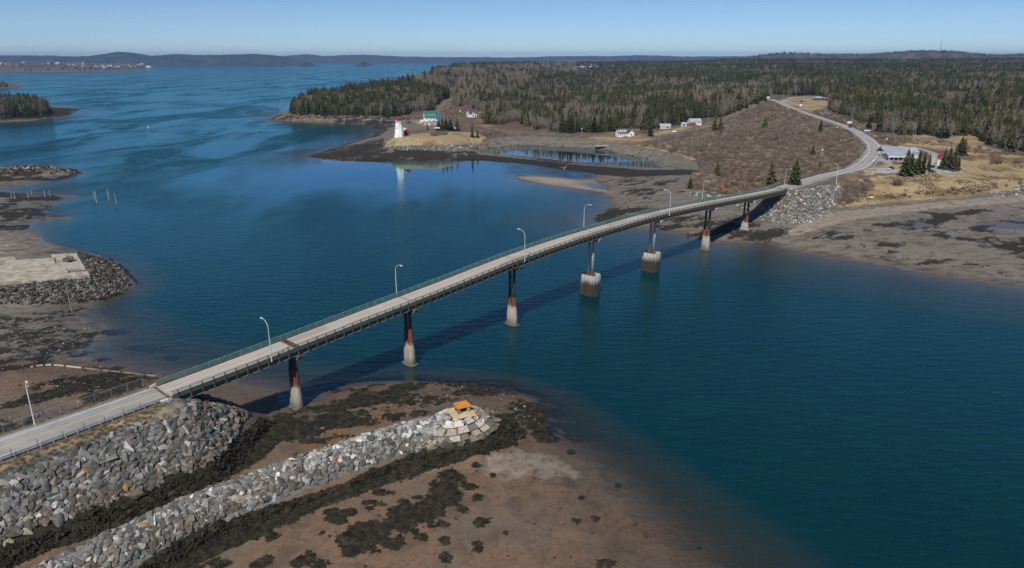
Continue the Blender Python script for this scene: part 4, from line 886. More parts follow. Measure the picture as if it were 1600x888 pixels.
for st, sz0, sz1, seed, lift in ((.92, .92, 1.5, 1, .16), (.72, .5, .95, 2, .04)):
    x, y = jgrid(-150, -40, 60, 165, st, seed); z = ground(x, y); d, zl = linedist(ROAD_L, x, y)
    sn = (x - BO.x) * BN.x + (y - BO.y) * BN.y; s_ = (x - BO.x) * BT.x + (y - BO.y) * BT.y
    lowz = 4.4 + 1.2 * (vnoise(x / 4, y / 4, 4) - .5)
    end = sstep(-146, -132, s_)
    ok = (z > lowz) & (d > 6.9 + 1.5 * (1 - end) * vnoise(x / 3, y / 3, 9)) & ((sn > 3) | ((s_ > -139) & (sn > -5))) & (s_ > -225) & (z < 13) & ((np.abs(sn) > 3.4) | (z < 10) | (s_ < -137))
    for a, b, c, zl_ in zip(x[ok], y[ok], z[ok], lowz[ok]):
        t = (c - zl_) / 8; u = random.random()
        mt = 'stone_brown' if u < (.75 if t < .16 else .30 if t < .35 else .12) else 'stone_light' if u > .955 else 'stone_grey'
        q = proj(a, b, c)
        if abs(q[0] - 372) < 10 and abs(q[1] - 657) < 8 and u < .8: mt = 'stone_ochre'
        if u > .993 and t < .6: mt = 'stone_ochre'
        items.append(((a, b, c + lift), random.uniform(sz0, sz1) * (1.25 if random.random() < .2 else 1), mt))
rock_pile(emb, items)
# the stone breakwater with its paved round head
bwk = thing('breakwater', 'low breakwater of pale grey boulders ending in a round paved stone head', 'breakwater', (HEAD.x - 25, HEAD.y - 25, 3))
items = []
def ell(x, y):
    hx, hy = x - HEAD.x, y - HEAD.y; ca, sa = math.cos(R(35)), math.sin(R(35))
    return np.hypot((hx * ca + hy * sa) / 1.45, -hx * sa + hy * ca)
for st, sz0, sz1, seed, lift in ((.84, .8, 1.3, 3, .16), (.7, .45, .85, 4, .04)):
    x, y = jgrid(-110, 5, 70, 160, st, seed); z = ground(x, y); d, zl = linedist(BW, x, y); lowz = 3.6 + 1.1 * (vnoise(x / 3, y / 3, 4) - .5)
    side = np.array([(-(b - BW[1][1]) * (BW[-1][0] - BW[1][0]) + (a - BW[1][0]) * (BW[-1][1] - BW[1][1])) for a, b in zip(x, y)])
    ok = (z > lowz) & (d < 6.5) & ((ell(x, y) > 5.6 + 1.2 * (side < 0)) | ((np.cos(np.arctan2(-(x - HEAD.x) * math.sin(R(35)) + (y - HEAD.y) * math.cos(R(35)), ((x - HEAD.x) * math.cos(R(35)) + (y - HEAD.y) * math.sin(R(35))) / 1.45) - 2.9) > .5) & (ell(x, y) > 2.2)))
    for a, b, c, l_ in zip(x[ok], y[ok], z[ok], lowz[ok]):
        t = (c - l_) / 4; u = random.random()
        mt = ('stone_light' if u > .22 else 'stone_grey') if t > .5 else ('stone_brown' if u < .45 else 'stone_grey' if u < .8 else 'stone_light')
        if u > .993: mt = 'stone_ochre'
        items.append(((a, b, c + lift), random.uniform(sz0, sz1), mt))
rock_pile(bwk, items, limit=258)
bo = bwk.location
def ept(e, ang, z):
    a, b = e * 1.45 * math.cos(ang), e * math.sin(ang); ca, sa = math.cos(R(35)), math.sin(R(35))
    return Vector((HEAD.x + a * ca - b * sa, HEAD.y + a * sa + b * ca, z))
rr_ = random.Random(12)
for k, (e0, e1, z0, z1, n) in enumerate(((6.2, 5.4, 5.0, 5.85, 19), (5.3, 4.2, 5.95, 6.85, 17), (4.1, 2.9, 6.95, 7.75, 12), (2.8, 1.4, 7.8, 8.1, 6))):
    t = rr_.uniform(0, 1)
    for i in range(n):
        wd = 2 * math.pi / n * rr_.uniform(.62, 1.3); a0, a1 = t + .012, t + wd - .012 * (3 - k) / 2 - .006; t += 2 * math.pi / n; a1 = min(a1, t - .014); ja = rr_.uniform(-.24, .24)
        mid = t - math.pi / n
        if math.cos(mid - 2.9) > (.55 if k > 1 else .74): continue
        m = LB(bo); q = []
        for ee, zz in ((-.75, -.55), (0, 0)):
            for aa, e, z in ((a0, e0, z0), (a1, e0, z0), (a1, e1, z1), (a0, e1, z1)): q.append(ept(e + ee * .6 + ja, aa, z + zz + ja))
        m.hexa(q); o = m.build('stone', 'stone_pink' if rr_.random() < (.9 if k else .45) else 'stone_brown', bwk)
for i in range(26):
    a = rr_.uniform(-2.9, .9); e = rr_.uniform(6.0, 6.9); p = ept(e, a, 0); p.z = float(ground(p.x, p.y)) + .2
    obj('stone', rr_.choice(ROCK['stone_brown']), bwk, p - bo, (rr_.uniform(-.4, .4), .3, rr_.uniform(0, 6)), rr_.uniform(1.1, 1.9))
for i in range(22):
    a = rr_.uniform(-3.1, 1.2); e = rr_.uniform(1.8, 5.8); p = ept(e, a, 0); p.z = float(ground(p.x, p.y)) + .55
    if (p - P(722, 643, 8.1)).length > 2.6: obj('stone', rr_.choice(ROCK['stone_pink' if i % 3 else 'stone_light']), bwk, p - bo, (rr_.uniform(-.4, .4), rr_.uniform(-.4, .4), rr_.uniform(0, 6)), rr_.uniform(.6, 1.3))
t = thing('stone_table', 'orange lichen covered slab raised on short blocks at the breakwater tip', 'slab', (*P(722, 643, 8.1)[:2], 8.15), R(28), None, 1.4)
MB().hexa([(-1.15, -.85, .95), (1.15, -.95, .95), (1.05, .85, .95), (-1.1, .9, .95), (-1.1, -.8, 1.25), (1.1, -.9, 1.25), (1.0, .8, 1.25), (-1.05, .85, 1.25)]).build('slab', 'orange_lichen', t)
for a, b in ((-.75, -.5), (.75, -.6), (.7, .5), (-.7, .55)): MB().box((a, b, .35), (.4, .42, 1.2)).build('leg', 'stone_grey' if a < 0 else 'concrete', t)
MB().box((0, 0, .35), (1.0, .8, 1.1)).build('void_shade', 'sign_dark', t)  # dark box painted in for the shade of the open void under the slab
MB().hexa([(-1.9, -1.6, -.4), (1.7, -1.7, -.4), (1.8, 1.5, -.4), (-1.7, 1.6, -.4), (-1.7, -1.4, .06), (1.5, -1.5, .06), (1.6, 1.3, .06), (-1.5, 1.4, .06)]).build('base_slab', 'lichen_pale', t)

# ------------------------------------------------------------------ scattering by geometry nodes for what nobody could count
LIB = {}
def library(name, meshes):
    c = bpy.data.collections.new(name)
    for i, m in enumerate(meshes):
        o = bpy.data.objects.new('%s_%02d' % (name, i), m); c.objects.link(o)
    LIB[name] = (c, len(meshes)); return c
def scatter(name, lib, pts, scl, rot, kind_idx=None, seed=0):
    c, n = LIB[lib]; pts = np.asarray(pts, np.float32); k = len(pts)
    m = bpy.data.meshes.new(name); m.vertices.add(k); m.vertices.foreach_set('co', pts.ravel())
    r_ = np.random.default_rng(seed)
    a = m.attributes.new('size', 'FLOAT_VECTOR', 'POINT'); sv = np.asarray(scl, np.float32); sv = np.repeat(sv[:, None], 3, 1) if sv.ndim == 1 else sv; a.data.foreach_set('vector', sv.ravel())
    a = m.attributes.new('turn', 'FLOAT_VECTOR', 'POINT'); a.data.foreach_set('vector', np.asarray(rot, np.float32).ravel())
    a = m.attributes.new('kind', 'INT', 'POINT'); a.data.foreach_set('value', (kind_idx if kind_idx is not None else r_.integers(0, n, k)).astype(np.int32)); m.update()
    g = bpy.data.node_groups.new(name, 'GeometryNodeTree'); g.interface.new_socket('Geometry', in_out='INPUT', socket_type='NodeSocketGeometry'); g.interface.new_socket('Geometry', in_out='OUTPUT', socket_type='NodeSocketGeometry')
    N = g.nodes.new; i_, o_ = N('NodeGroupInput'), N('NodeGroupOutput'); ins = N('GeometryNodeInstanceOnPoints'); ci = N('GeometryNodeCollectionInfo')
    ci.inputs['Collection'].default_value = c; ci.inputs['Separate Children'].default_value = True; ci.inputs['Reset Children'].default_value = True; ins.inputs['Pick Instance'].default_value = True
    def na(t, nm): q = N('GeometryNodeInputNamedAttribute'); q.data_type = t; q.inputs['Name'].default_value = nm; return q.outputs[0]
    e = N('FunctionNodeEulerToRotation'); L = g.links.new
    L(i_.outputs[0], ins.inputs['Points']); L(ci.outputs[0], ins.inputs['Instance']); L(na('INT', 'kind'), ins.inputs['Instance Index']); L(na('FLOAT_VECTOR', 'turn'), e.inputs[0]); L(e.outputs[0], ins.inputs['Rotation'])
    L(na('FLOAT_VECTOR', 'size'), ins.inputs['Scale']); L(ins.outputs[0], o_.inputs[0])
    o = obj(name, m); md = o.modifiers.new('scatter', 'NODES'); md.node_group = g; return tag(o, kind='stuff')
def rot_rand(k, tilt, r_): return np.stack([r_.uniform(-tilt, tilt, k), r_.uniform(-tilt, tilt, k), r_.uniform(0, 6.28, k)], -1)
def px_scatter(pxpoly, z_lo, z_hi, spacing, seed):
    """jittered points on the ground whose picture position lies in the polygon"""
    w_ = polyw(pxpoly, (z_lo + z_hi) / 2); x0, y0 = w_.min(0) - 25; x1, y1 = w_.max(0) + 25
    x, y = jgrid(x0, x1, y0, y1, spacing, seed); z = ground(x, y); a, b = proj(x, y, z); ok = (sdf(pxpoly, a, b) > 0) & (z > z_lo) & (z < z_hi); return x[ok], y[ok], z[ok]
library('rubble_pale', ROCK['stone_light'][:6] + ROCK['stone_grey'][:2]); library('rubble_dark', ROCK['stone_dark'][:7] + ROCK['stone_brown'][:2]); library('rubble_grey', ROCK['stone_grey'][:5] + ROCK['stone_light'][:2] + ROCK['stone_brown'][:2])
def rubble(name, lib, poly, zl, zh, sp, s0, s1, seed):
    x, y, z = px_scatter(poly, zl, zh, sp, seed); r_ = np.random.default_rng(seed); k = len(x); sc = r_.uniform(s0, s1, k) * np.where(r_.random(k) < .08, 1.5, 1)
    return scatter(name, lib, np.stack([x, y, z + .08], -1), sc, rot_rand(k, .6, r_), seed=seed)
rubble('loose_stones', 'rubble_grey', [(1224, 302), (1310, 286), (1322, 300), (1304, 325), (1265, 348), (1230, 350), (1190, 346), (1182, 338), (1200, 325)], 2.2, 16, .85, .65, 1.35, 41)
rubble('loose_stones', 'rubble_dark', [(120, 394), (145, 394), (180, 408), (210, 430), (218, 444), (200, 458), (150, 472), (100, 476), (-60, 474), (-60, 452), (0, 450), (141, 431), (138, 420)], .2, 5.4, 1.05, .6, 1.4, 42)
rubble('loose_stones', 'rubble_grey', [(596, 225), (612, 229), (700, 227), (780, 225), (760, 231), (700, 235), (620, 235)], 2.0, 9, 1.7, .9, 2.1, 43)
rubble('loose_stones', 'rubble_pale', [(-80, 255), (0, 257), (60, 255), (78, 259), (70, 263), (0, 265), (-80, 266)], 2.5, 6, 1.8, 1.2, 2.4, 44)
rubble('loose_stones', 'rubble_dark', [(-80, 258), (60, 256), (128, 262), (128, 274), (90, 272), (0, 272), (-80, 275)], .3, 5, 2.4, 1.0, 2.2, 45)
rubble('loose_stones', 'rubble_pale', [(655, 188), (690, 188), (694, 196), (668, 196), (655, 192)], .5, 9, 3.2, 1.5, 3.4, 46)
rubble('loose_stones', 'rubble_grey', [(1070, 298), (1110, 300), (1150, 310), (1180, 322), (1160, 326), (1100, 312), (1075, 306)], 2.5, 9, 1.8, .8, 1.9, 47)
rubble('loose_stones', 'rubble_grey', [(1480, 308), (1560, 299), (1640, 292), (1640, 302), (1560, 308), (1490, 314)], 2.0, 7, 1.6, .6, 1.4, 48)
rubble('loose_stones', 'rubble_dark', [(445, 180), (500, 181), (560, 182), (640, 185), (640, 188), (540, 187), (450, 186)], 1.0, 8, 4.5, 1.8, 4.0, 49)

# rockweed: shaggy low clumps over the dark areas of the near flats and below the stone slopes
def weed_clump(seed):
    rr_ = random.Random(seed); m = MB(); n = 22
    for k in range(n):
        a = rr_.uniform(0, 6.28); d = rr_.uniform(0, .75); L = rr_.uniform(.35, .7); hz_ = (.42 - .35 * d) * rr_.uniform(.7, 1.2); c = Vector((d * math.cos(a), d * math.sin(a), hz_)); a2 = a + rr_.uniform(-.8, .8)
        t = Vector((math.cos(a2), math.sin(a2), 0)); s_ = Vector((-t.y, t.x, 0)) * rr_.uniform(.12, .22); e = c + t * L * .6 + Vector((0, 0, -.08)); f = c + t * L + Vector((0, 0, -.30))
        m.face(c - t * .12 - s_, c - t * .12 + s_, e + s_ * .9, e - s_ * .9); m.face(e - s_ * .9, e + s_ * .9, f)
    b = [Vector((.62 * math.cos(k * .9), .62 * math.sin(k * .9), -.1)) for k in range(7)]
    for k in range(7): m.face(b[k], b[(k + 1) % 7], Vector((0, 0, .34)))
    me = m.mesh('rockweed'); me.materials.append(MAT['rockweed']); return me
library('rockweed', [weed_clump(i) for i in range(5)])
_wg = weed.reshape(GX.shape)
def weed_at(x, y):
    t = np.interp(np.arctan2(x, y), th, np.arange(NC)); a = np.interp(np.arctan2(CAMH, np.hypot(x, y)), an, np.arange(NR)); return _wg[np.clip(np.round(a).astype(int), 0, NR - 1), np.clip(np.round(t).astype(int), 0, NC - 1)]
r_w = np.random.default_rng(62); x, y = jgrid(-120, 80, 60, 175, .52, 61); wv = weed_at(x, y); z = ground(x, y); ok = (wv + (fbm(x * .8 + y * .6, y * .8 - x * .6, 1.9, 8, 5) - .5) * 1.3 + (r_w.random(len(x)) - .5) * .60 > .66) & (wv > .25) & (z > -.2) & (z < 4.3) & (ell(x, y) > 7.2)
a, b = proj(x, y, z); ok &= (a > -40) & (a < 1100) & (b < 930) & (b > 590)
x, y, z = x[ok], y[ok], z[ok]; r_ = np.random.default_rng(3); k = len(x)
scatter('rockweed', 'rockweed', np.stack([x, y, z - .02], -1), (r_.uniform(.4, .85, k) * np.where(r_.random(k) < .12, 1.6, 1))[:, None] * np.array([1, 1, .6]), rot_rand(k, .25, r_), seed=5)
x, y, z = px_scatter([(112, 470), (170, 470), (215, 446), (180, 410), (140, 394), (160, 392), (220, 430), (230, 450)], -.1, 3, 1.1, 9); k = len(x)
scatter('rockweed', 'rockweed', np.stack([x, y, z], -1), r_.uniform(.5, 1.1, k), rot_rand(k, .3, r_), seed=6)

NEAR = [(330, 900), (430, 850), (560, 790), (700, 745), (800, 700), (880, 715), (960, 780), (1060, 900)]
rubble('pebbles', 'rubble_dark', NEAR, .0, 3, 3.0, .08, .26, 81); rubble('pebbles', 'rubble_dark', [(460, 690), (560, 640), (700, 600), (820, 620), (850, 670), (700, 640), (600, 665)], .0, 3, 1.6, .2, .55, 82)
rubble('pebbles', 'rubble_grey', [(0, 500), (130, 495), (150, 520), (110, 550), (200, 590), (100, 640), (0, 680), (-60, 600)], .0, 3, 3.0, .2, .55, 83)
x, y, z = px_scatter(NEAR, 0, 3, 3.6, 84); r_ = np.random.default_rng(85); ok = r_.random(len(x)) < .45; x, y, z = x[ok], y[ok], z[ok]; k = len(x)
scatter('rockweed', 'rockweed', np.stack([x, y, z - .03], -1), r_.uniform(.15, .5, k)[:, None] * np.array([1.2, .8, .5]), rot_rand(k, .2, r_), seed=86)

# ------------------------------------------------------------------ the old concrete landing on the left
plat = thing('concrete_landing', 'broken pale concrete slabs of an old landing among dark rubble on the left shore', 'landing', P(60, 425, 5.2))
po = plat.location; rr_ = random.Random(9)
fa, fb = P(-330, 470, 6), P(141, 431, 6); ba, bb = P(-330, 418, 6), P(119, 395, 6)
rows = 6
for i in range(rows):
    v0, v1 = i / rows, (i + 1) / rows; u = 0
    while u < .995:
        wd = rr_.uniform(.06, .17) * (1 if i else 1.3); u1 = min(1, u + wd); u1 = 1 if u1 > .96 else u1
        def at2(a, b): return fa.lerp(fb, a).lerp(ba.lerp(bb, a), b)
        g = .0004; q = [at2(u + g, v0 + .003), at2(u1 - g, v0 + .003), at2(u1 - g, v1 - .003), at2(u + g, v1 - .003)]; tz = [rr_.uniform(-.07, .07) for _ in range(4)]; dz = rr_.uniform(-.08, .08) + (.25 if i == 0 else 0)
        if not ((u1 > .93 and rr_.random() < .4) or (i == rows - 1 and rr_.random() < .25)):
            m = LB(po); m.hexa([p + Vector((0, 0, -.9)) for p in q] + [p + Vector((0, 0, dz + t - .1)) for p, t in zip(q, tz)])
            m.build('slab', rr_.choice(('concrete_old', 'concrete_old', 'concrete_old', 'concrete')), plat)
        u = u1
t = thing('concrete_block', 'hollow grey concrete block standing on the old landing', 'block', P(107, 409, 5.9), R(-20))
MB().box((0, .9, .9), (3.2, .4, 1.9)).box((0, -.9, .7), (3.2, .4, 1.5)).box((-1.5, 0, .7), (.35, 1.5, 1.5)).build('wall', 'stone_grey', t)
MB().box((.4, 0, .25), (2.2, 1.4, .5)).build('floor', 'steel_dark', t)
t = thing('rusty_post', 'short dark post stub on the old concrete landing', 'post', P(87, 411, 5.9)); MB().tube((0, 0, -.3), (0, 0, 1.6), .28, .22, 7).build('stub', 'steel_brown', t); MB().box((0, 0, 1.6), (.7, .5, .2)).build('cap', 'steel_brown', t)
def single(name, label, cat, m, mt, loc, rz=0, group=None):
    me = m.mesh(name); me.materials.append(MAT[mt]); return tag(obj(name, me, None, loc, (0, 0, rz)), label, cat, group)
single('mooring_pole', 'dark leaning pole standing on the mud in front of the old concrete landing', 'pole', MB().tube((-.35, 0, 8.2), (0, 0, -.5), .15, .2, 8), 'timber', G(113.5, 490))
for px, pt, pb in ((144, 291, 313), (147.5, 292, 316), (167, 289, 312), (178.5, 297, 319)):
    b = P(px + 3.5, pb, 0); r0 = math.hypot(b.x, b.y); h = 6.3
    single('mooring_pile', 'tall thin green topped mooring pile standing in open water', 'pile', MB().tube((0, 0, -6), (-.1, 0, h), .24, .2, 8), 'timber_pale' if px % 2 else 'teal_paint', b, 0, 'mooring piles in the water off the left shore')
for px, pb in ((19, 310), (24, 311), (44.5, 310), (51, 309), (71, 308.5), (78.5, 308)):
    single('timber_pile', 'short pale timber pile on the dark mud spit', 'pile', MB().tube((0, 0, -1), (-.1, 0, 4.2), .2, .16, 8), 'timber_pale', G(px, pb), 0, 'short piles along the mud spit')
for px, pb in ((77.5, 327), (84, 329)):
    single('timber_pile', 'dark pile stump at the waterline of the mud spit', 'pile', MB().tube((0, 0, -1), (-.1, 0, 3.0), .2, .16, 8), 'timber', P(px, pb, 0), 0, 'dark pile stumps off the spit')
pl = catmull([G(48, 576) + Vector((0, 0, .3)), G(70, 573) + Vector((0, 0, .35)), G(95, 573.5) + Vector((0, 0, .3)), G(140, 578) + Vector((0, 0, .25)), G(190, 583) + Vector((0, 0, .1)), G(245, 588.5)], 5)
t = thing('old_pipeline', 'long weathered pipe lying across the mud flat behind the wire fence', 'pipe', pl[0]); m = LB(pl[0]); m2 = LB(pl[0])
for i, (a, b) in enumerate(zip(pl[:-1], pl[1:])): (m if i < 14 else m2).tube(a, b, .26, .26, 8)
m.build('pale_section', 'timber_pale', t); m2.build('dark_section', 'timber', t)
m = LB(pl[0])
for a in pl[2::3]: m.box(a, (.5, .8, .7))
m.build('clamps', 'steel_dark', t)
single('driftwood_log', 'bleached tree trunk leaning off the weed bank towards the water', 'log', MB().tube((0, 0, 0), (2.6, 5.5, 2.6), .42, .28, 8).tube((1.2, 2.5, 1.2), (-3.2, 3.6, 1.4), .2, .12, 6), 'bark_pale', P(881, 265.5, .5))
t = thing('channel_buoy', 'small pale buoy with an orange base afloat in the open channel', 'buoy', P(232, 201, 0)); MB().tube((0, 0, -.5), (0, 0, 1.0), 1.1, .9, 10).build('float', 'orange_red', t); MB().tube((0, 0, 1.0), (0, 0, 3.0), .5, .25, 8).build('top', 'white_wall', t)
single('channel_buoy', 'tiny dark buoy far out in the channel', 'buoy', MB().tube((0, 0, -.5), (0, 0, 2.2), 1.0, .5, 8), 'sign_dark', P(168, 166, 0))

# ------------------------------------------------------------------ trees and shrubs (unit height, scaled per tree)
def spruce_parts(seed, loose=1.0):
    rr_ = random.Random(seed); t = MB(); t.tube((0, 0, -.03), (0, 0, .95), .014, .003, 6); c = MB(); L = 18
    for k in range(L):
        f = k / (L - 1); z = .10 + .86 * f; R_ = (.185 * (1 - f) ** .78 + .012) * loose * rr_.uniform(.8, 1.15); n = max(4, int(10 - 4 * f)); t0 = rr_.uniform(0, 6.28)
        for j in range(n):
            if rr_.random() < .06: continue
            a = t0 + 6.283 * j / n + rr_.uniform(-.25, .25); r = R_ * rr_.uniform(.65, 1.2); d = Vector((math.cos(a), math.sin(a), 0)); s_ = Vector((-d.y, d.x, 0)) * r * rr_.uniform(.32, .48)
            zb = z + rr_.uniform(-.02, .02); o = Vector((0, 0, zb)); m_ = o + d * r * .55 + Vector((0, 0, .006)); e = o + d * r + Vector((0, 0, -.05 - .03 * (1 - f)))
            c.face(o, m_ - s_, e); c.face(o, e, m_ + s_); c.face(o + d * r * .12, m_ + d * r * .1 + Vector((0, 0, -.055)), e + Vector((0, 0, -.008)))
            c.face(m_ - s_, m_ - s_ * .4 + Vector((0, 0, -.045)), e)
    c.face((-.012, 0, .93), (.012, 0, .93), (0, 0, 1.02)); c.face((0, -.012, .93), (0, .012, .93), (0, 0, 1.02)); return t, c
def bare_parts(seed, spread=.17, low=.28, twig=1.0, fine=.0048):
    rr_ = random.Random(seed); t = MB(); c = MB(); top = Vector((rr_.uniform(-.03, .03), rr_.uniform(-.03, .03), .78)); t.tube((0, 0, -.03), top * .6, .015, .010, 6, False); t.tube(top * .6, top, .010, .004, 5, False)
    def sliver(a, b, w_):
        d = (b - a); s_ = d.cross(Vector((rr_.uniform(-1, 1), rr_.uniform(-1, 1), rr_.uniform(-.3, .3)))); s_ = s_.normalized() * w_; c.face(a - s_, a + s_, b)
    for k in range(11):
        f = low + (1 - low) * (k + rr_.random()) / 11; a = k * 2.4 + rr_.uniform(-.4, .4); o = top * min(f / .95 * .95, .98) if f < .78 else top * .97; ln = spread * (1.25 - .75 * abs(f - .55) * 1.6) * rr_.uniform(.75, 1.2)
        e = o + Vector((math.cos(a) * ln, math.sin(a) * ln, ln * rr_.uniform(.7, 1.5))); t.tube(o, e, .006, .0025, 3, False)
        for j in range(6):
            p = o.lerp(e, rr_.uniform(.25, 1)); a2 = a + rr_.uniform(-1.4, 1.4); l2 = ln * rr_.uniform(.35, .65); q = p + Vector((math.cos(a2) * l2, math.sin(a2) * l2, l2 * rr_.uniform(.3, 1.3))); sliver(p, q, fine)
            for i in range(int(4 * twig)):
                p2 = p.lerp(q, rr_.uniform(.2, 1)); q2 = p2 + Vector((rr_.uniform(-1, 1), rr_.uniform(-1, 1), rr_.uniform(-.1, 1.2))) * l2 * .6; sliver(p2, q2, fine * .8)
    return t, c
def bush_mesh(seed, leaf):
    rr_ = random.Random(seed); c = MB()
    for k in range(46):
        a = rr_.uniform(0, 6.28); r = rr_.uniform(0, .45); b = Vector((r * math.cos(a), r * math.sin(a), -.05)); e = b + Vector((math.cos(a) * rr_.uniform(.05, .38), math.sin(a) * rr_.uniform(.05, .38), rr_.uniform(.45, 1.0)))
        def sl(p, q, w_):
            s_ = (q - p).cross(Vector((rr_.uniform(-1, 1), rr_.uniform(-1, 1), .1))).normalized() * w_; c.face(p - s_, p + s_, q)
        sl(b, e, .022)
        for i in range(5):
            p = b.lerp(e, rr_.uniform(.3, .95)); sl(p, p + Vector((rr_.uniform(-.3, .3), rr_.uniform(-.3, .3), rr_.uniform(.05, .4))), .02)
    me = c.mesh('shrub'); me.materials.append(MAT[leaf]); return me
def joined(t, c, bark, leaf, name):
    m = MB(); m.v = t.v + c.v; n = len(t.v); m.f = t.f + [tuple(i + n for i in f) for f in c.f]; me = m.mesh(name); me.materials.append(MAT[bark]); me.materials.append(MAT[leaf])
    me.polygons.foreach_set('material_index', [0] * len(t.f) + [1] * len(c.f)); me.update(); return me
def pmesh(b, name, mt): me = b.mesh(name); me.materials.append(MAT[mt]); return me
SPR = [spruce_parts(20 + i, (1, .85, 1.2, .95)[i]) for i in range(4)]; BAR = [bare_parts(40 + i, (.17, .20, .15, .19)[i]) for i in range(4)]
SPR_M = [(pmesh(t, 'trunk', 'bark'), pmesh(c, 'crown', 'needles')) for t, c in SPR]
BAR_M = [(pmesh(t, 'trunk', 'bark_pale' if i % 2 else 'bark'), pmesh(c, 'crown', 'twigs' if i != 1 else 'twigs_red')) for i, (t, c) in enumerate(BAR)]
library('wood', [joined(t, c, 'bark', 'needles', 'spruce') for t, c in SPR] + [joined(t, c, 'bark_pale' if i % 2 else 'bark', 'twigs' if i != 1 else 'twigs_red', 'bare_tree') for i, (t, c) in enumerate(BAR)])
library('scrub', [bush_mesh(60 + i, ('twigs_red', 'twigs_red', 'twigs')[i % 3]) for i in range(6)])
def tree(kind, loc, h, label, group, rr_, wid=1.0):
    v = rr_.randrange(4); g = thing('spruce_tree' if kind == 0 else 'bare_tree', label, 'tree', loc, rr_.uniform(0, 6.28), group, (h * wid, h * wid, h)); tm, cm = (SPR_M if kind == 0 else BAR_M)[v]
    obj('trunk', tm, g); obj('crown', cm, g); return g
# the woods, sampled in bearing and log-range so that near rows stand a few metres apart
WOOD = [(446, 178.5), (470, 180.5), (520, 181), (560, 181.5), (600, 182), (640, 183), (668, 180), (682, 172), (692, 160), (703, 153.5), (708, 157), (702, 168), (722, 169), (752, 175), (757, 192), (790, 199), (820, 203.5), (860, 206), (900, 207.5),
  (940, 207), (975, 204), (1005, 205), (1030, 203), (1036, 198), (1062, 194), (1080, 187), (1108, 185), (1128, 186), (1160, 172), (1190, 157.5), (1205, 151.5), (1240, 149), (1280, 149), (1292, 155), (1294, 165), (1300, 178), (1325, 184), (1345, 197), (1372, 209), (1400, 214), (1445, 210), (1470, 217),
  (1495, 213), (1515, 210), (1535, 222), (1560, 235), (1600, 240), (1750, 262), (2300, 300), (3000, 300), (3000, 90), (1300, 90), (1000, 90), (860, 90), (740, 90), (700, 110), (640, 130), (540, 145), (455, 163), (440, 174)]
DECID = [([(640, 120), (900, 95), (900, 118), (830, 128), (800, 160), (760, 160), (720, 182), (700, 150), (660, 140)], .9), ([(790, 135), (960, 128), (940, 160), (850, 166), (800, 158)], .72), ([(1080, 140), (1200, 140), (1205, 155), (1130, 186), (1085, 172)], .88),
         ([(1370, 118), (1450, 112), (1470, 150), (1400, 165)], .6), ([(1350, 190), (1480, 195), (1500, 225), (1400, 222)], .75), ([(1500, 190), (1620, 190), (1620, 240), (1530, 230)], .55), ([(560, 165), (640, 165), (640, 184), (560, 183)], .45), ([(960, 190), (1010, 185), (1010, 205), (960, 206)], .5)]
def wood_points():
    out_ = []; r_ = np.random.default_rng(21)
    for ra, rb, sp in ((560, 1000, 4.6), (1000, 1500, 5.4), (1500, 2300, 8.0), (2300, 3300, 12.0), (3300, 4800, 18.0)):
        lr = np.arange(ra, rb, sp * .9)
        for r in lr:
            n = int(r * 1.55 / sp); t = R(-39) + R(80) * (np.arange(n) + r_.random(n)) / n; q = r + r_.uniform(-.5, .5, n) * sp; out_.append(np.stack([q * np.sin(t), q * np.cos(t), np.full(n, sp)], -1))
    a = np.concatenate(out_); x, y, sp = a.T; z = ground(x, y); return x, y, z, sp
x, y, z, sp = wood_points(); a, b = proj(x, y, z)
e = fbm(x, y, 26., 12); ok = (sdf(WOOD, a, b + (e - .5) * 5 * (b > 140)) > 0) & (z > 7.3)
du_ = np.zeros_like(x); d1 = sdf(UC, x[ok], y[ok]); i_ok = np.flatnonzero(ok); ok[i_ok] = d1 > 4
for line, hw in ((ROAD_RS, 11), (LANE, 8)):
    d, _ = linedist(line, x[ok], y[ok]); ii = np.flatnonzero(ok); ok[ii] = d > hw
k1 = .5 * fbm(x, y, 110., 44, 3) + .5 * fbm(x, y, 38., 47, 3) + .5 * (fbm(x, y, 11., 45, 2) - .5); pd_ = np.clip(.60 + (k1 - .50) * 6.5, .08, .97) * .92
for pg, pr in DECID: pd_ = np.where(sdf(pg, a, b) > 0, pr * .9 + pd_ * .1, pd_)
clear = (np.hypot((a - 910) / 9, (b - 114) / 3) < 1) | (np.hypot((a - 905) / 60, (b - 106) / 3.0) < 1) * (RNG.random(len(a)) < .7); ok &= ~clear
ok &= ~((fbm(x, y, 60., 91) > .60) & (b > 130))
x, y, z, sp, a, b, pd_ = (q[ok] for q in (x, y, z, sp, a, b, pd_)); k = len(x)
dec = RNG.random(k) < pd_; hgt = np.where(dec, RNG.uniform(9, 16, k), RNG.uniform(10, 22, k)) * np.where(b > 170, .92, 1) * np.where(a < 700, 1.12, 1)
hgt *= np.where(sp > 10, 1.05, 1); fat = np.where(sp < 5, 1.12, np.where(sp < 6, 1.25, np.where(sp < 10, 1.5, np.where(sp < 15, 1.9, 2.6))))
inview = (a > -10) & (a < 1610); app_ = np.where(inview, hgt / np.hypot(x, y), 0)
one = np.zeros(k, bool)
for kd in (0, 1):
    m_ = np.flatnonzero(dec == bool(kd)); m_ = m_[np.argsort(-app_[m_])][:270]; one[m_] = True
rr_ = random.Random(77)
